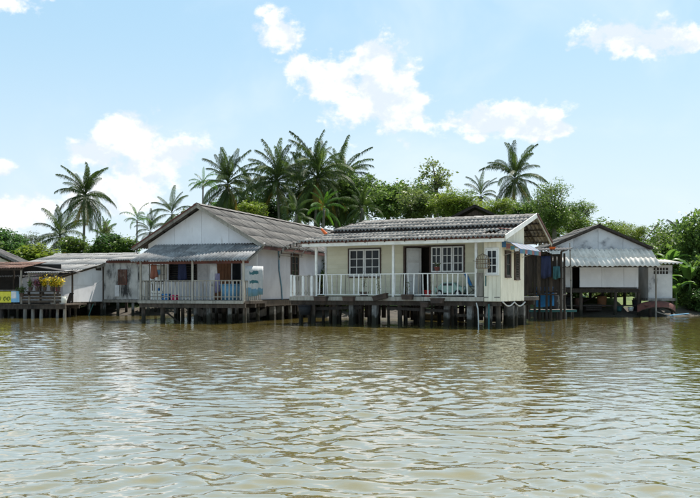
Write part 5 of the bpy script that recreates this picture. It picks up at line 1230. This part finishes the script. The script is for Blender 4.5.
tree('leafy_tree', 'golden tree beside the hut roof edge', 634, 236, 70, 14, 13, 'fine', 'leaf_yellow', var=1)
tree('leafy_tree', 'bright tree behind the small lean-to', 655, 254, 66, 22, 24, 'fine', 'leaf_bright', var=0)
tree('leafy_tree', 'mid green tree right behind the bank shrubs', 674, 256, 64, 24, 22, 'dense', 'leaf_bright', var=1)
tree('bank_tree', 'tall dark green tree on the bank past the lean-to', 700, 246, 57, 34, 46, 'dense', 'leaf_mid', var=2)
tree('bank_tree', 'leaning dark green tree on the bank edge', 712, 276, 54, 30, 28, 'dense', 'leaf_mid', var=0)
tree('bank_tree', 'further dark bank tree out along the river', 760, 240, 58, 50, 46, 'dense', 'leaf_dark', var=3)
tree('bank_tree', 'broad bank tree beyond the far cottage', -45, 248, 70, 45, 34, 'dense', 'leaf_mid', var=1)
tree('leafy_tree', 'dark filler tree behind the young bright palm', 340, 208, 88, 28, 22, 'dense', 'leaf_dark', var=3)
tree('leafy_tree', 'mid green tree between round tree and open-crowned tree', 408, 198, 90, 24, 20, 'dense', 'leaf_mid', var=0)
tree('leafy_tree', 'mid green tree low under the open-crowned tree', 446, 208, 88, 26, 16, 'dense', 'leaf_mid', var=1)
tree('leafy_tree', 'dark tree low behind the tall palm at the gabled ridge', 236, 212, 92, 26, 20, 'dense', 'leaf_dark', var=1)
tree('leafy_tree', 'olive tree low behind the left gable slope', 196, 220, 88, 24, 18, 'dense', 'leaf_olive', var=2)
tree('leafy_tree', 'mid green tree low behind the lone bare palm', 540, 226, 84, 34, 18, 'dense', 'leaf_bright', var=3)
tree('leafy_tree', 'bright tree low behind the hut roof', 592, 236, 78, 30, 18, 'dense', 'leaf_bright', var=0)
tree('leafy_tree', 'mid green tree above the lean-to', 664, 244, 72, 26, 20, 'dense', 'leaf_mid', var=3)
# shrubs along the bank behind and between the houses
rg = random.Random(21)
for k in range(28):
    x = -27 + k * 1.6 + rg.uniform(-.5, .5); y = float(shore(np.array(x))) + rg.uniform(2.2, 6.0); Z = 1.5 + rg.uniform(-.3, .5)
    if 9 < x < 18: y = max(y, 57.5)
    tree('leafy_shrub', 'dense green shrub on the bank seen beneath and behind the houses', 350 + x / y * F_PX, HOR - (Z - CAM_Z) / y * F_PX, y, 1.5 / y * F_PX, 1.35 / y * F_PX, 'bush', rg.choice(['leaf_mid', 'leaf_bright', 'leaf_olive', 'leaf_dark']), 'shrubs along the bank', cat='shrub')
for (px, py, Y, r_, m_, lb) in ((556, 276, 56, 22, 'leaf_bright', 'bright shrub seen in the gap between dark shed and hut'), (568, 258, 60, 22, 'leaf_bright', 'tall bright shrub behind the hut doorway end'),
        (643, 270, 57, 14, 'leaf_bright', 'bright shrub in the slot between hut and lean-to'), (646, 292, 56, 12, 'leaf_yellow', 'yellow-green shrub low between hut and lean-to'), (682, 284, 55, 18, 'leaf_bright', 'bright shrub behind the banana plants on the bank'),
        (668, 272, 57, 16, 'leaf_yellow', 'yellow-green shrub just behind the lean-to corner'), (692, 300, 52.5, 13, 'leaf_mid', 'low mid green shrub at the foot of the dark bank tree'), (706, 302, 52, 15, 'leaf_dark', 'low dark shrub at the foot of the leaning bank tree'),
        (674, 302, 54, 11, 'leaf_bright', 'small bright shrub beside the upturned boat'), (600, 302, 58, 13, 'leaf_yellow', 'yellow-green shrub seen beneath the hut floor'), (620, 300, 59, 14, 'leaf_bright', 'bright shrub seen beneath the hut floor'),
        (686, 262, 60, 22, 'leaf_mid', 'tall mid green shrub between lean-to and bank tree'), (640, 256, 62, 16, 'leaf_bright', 'bright shrub over the lean-to roof')):
    tree('leafy_shrub', lb, px, py, Y, r_, r_ * .9, 'bush', m_, 'shrubs around the hut', cat='shrub')
# banana plants on the right bank
def banana_leaf():
    mb = MB(); n = 10; pts = []; p = Vector((0, 0, 0)); 
    for i in range(n + 1):
        s = i / n; a = R(72) - R(110) * s ** 1.4; d = Vector((math.cos(a), 0, math.sin(a))); w = .24 * math.sin(math.pi * min(1, .08 + .95 * s)) ** .6 if s > .15 else .02
        z = Vector((-math.sin(a), 0, math.cos(a)))
        mb.v += [tuple(p + Vector((0, -w, 0)) + z * w * .35), tuple(p), tuple(p + Vector((0, w, 0)) + z * w * .35)]; p = p + d * .17
    for i in range(n): a = i * 3; mb.f += [(a, a + 1, a + 4, a + 3), (a + 1, a + 2, a + 5, a + 4)]
    mb.keep = True; me, _ = mb.mesh('leaf', 'banana', True); return me
BL = banana_leaf()
for (px, Y, h_, sc, lb) in ((662, 53.0, 1.1, .9, 'banana plant with broad pale leaves nearest the lean-to wall'), (676, 52.2, .8, .85, 'low banana plant at the water edge behind the planks'), (690, 53.5, 1.4, 1.1, 'taller banana plant under the dark bank tree'), (670, 55.5, 1.7, 1.0, 'banana plant deeper among bright shrubs')):
    X = (px - 350) / F_PX * Y; gz = float(ground_z(np.array(X), np.array(Y))); T = thing('banana_plant', lb, 'banana plant', (X, Y, gz), rg.uniform(0, 6))
    MB().tube([(0, 0, -.3), (0, 0, h_ * .6), (.03, 0, h_)], [.11, .09, .05], 8).build('stem', 'banana', T, True)
    for k in range(8):
        o = bpy.data.objects.new('leaf', BL); link(o, T); o.location = (0, 0, h_ - .05); s = sc * rg.uniform(.75, 1.15); o.scale = (s, s, s); o.rotation_euler = (rg.uniform(-.3, .3), rg.uniform(-.4, .35), k * 2.4 + rg.uniform(-.3, .3))
# the wood far behind, one mass
def far_wood():
    rg = np.random.default_rng(5); N = 60000
    x = rg.uniform(-150, 150, N); y = 118 + rg.uniform(0, 16, N); top = 4.2 + 1.6 * np.sin(x * .21) * np.sin(x * .083 + 1) + 1.0 * np.sin(x * .9 + y * .4)
    z = .8 + np.clip(top, 2, None) * rg.random(N) ** .6
    c = np.stack([x, y, z], 1); d = rg.normal(0, 1, (N, 3)); d /= np.linalg.norm(d, axis=1)[:, None]; e = np.cross(d, rg.normal(0, 1, (N, 3))); e /= np.linalg.norm(e, axis=1)[:, None]; s = rg.uniform(.2, .45, N)[:, None]
    v = np.stack([c - d * s, c + e * s * .5, c + d * s, c - e * s * .5], 1).reshape(-1, 3); me = bpy.data.meshes.new('far_wood'); fast_mesh(me, v, np.arange(N * 4).reshape(-1, 4)); me.materials.append(M['leaf_mid'])
    o = bpy.data.objects.new('far_wood', me); link(o); o['kind'] = 'stuff'; o['label'] = 'green wood far behind the river houses'; o['category'] = 'wood'
far_wood()
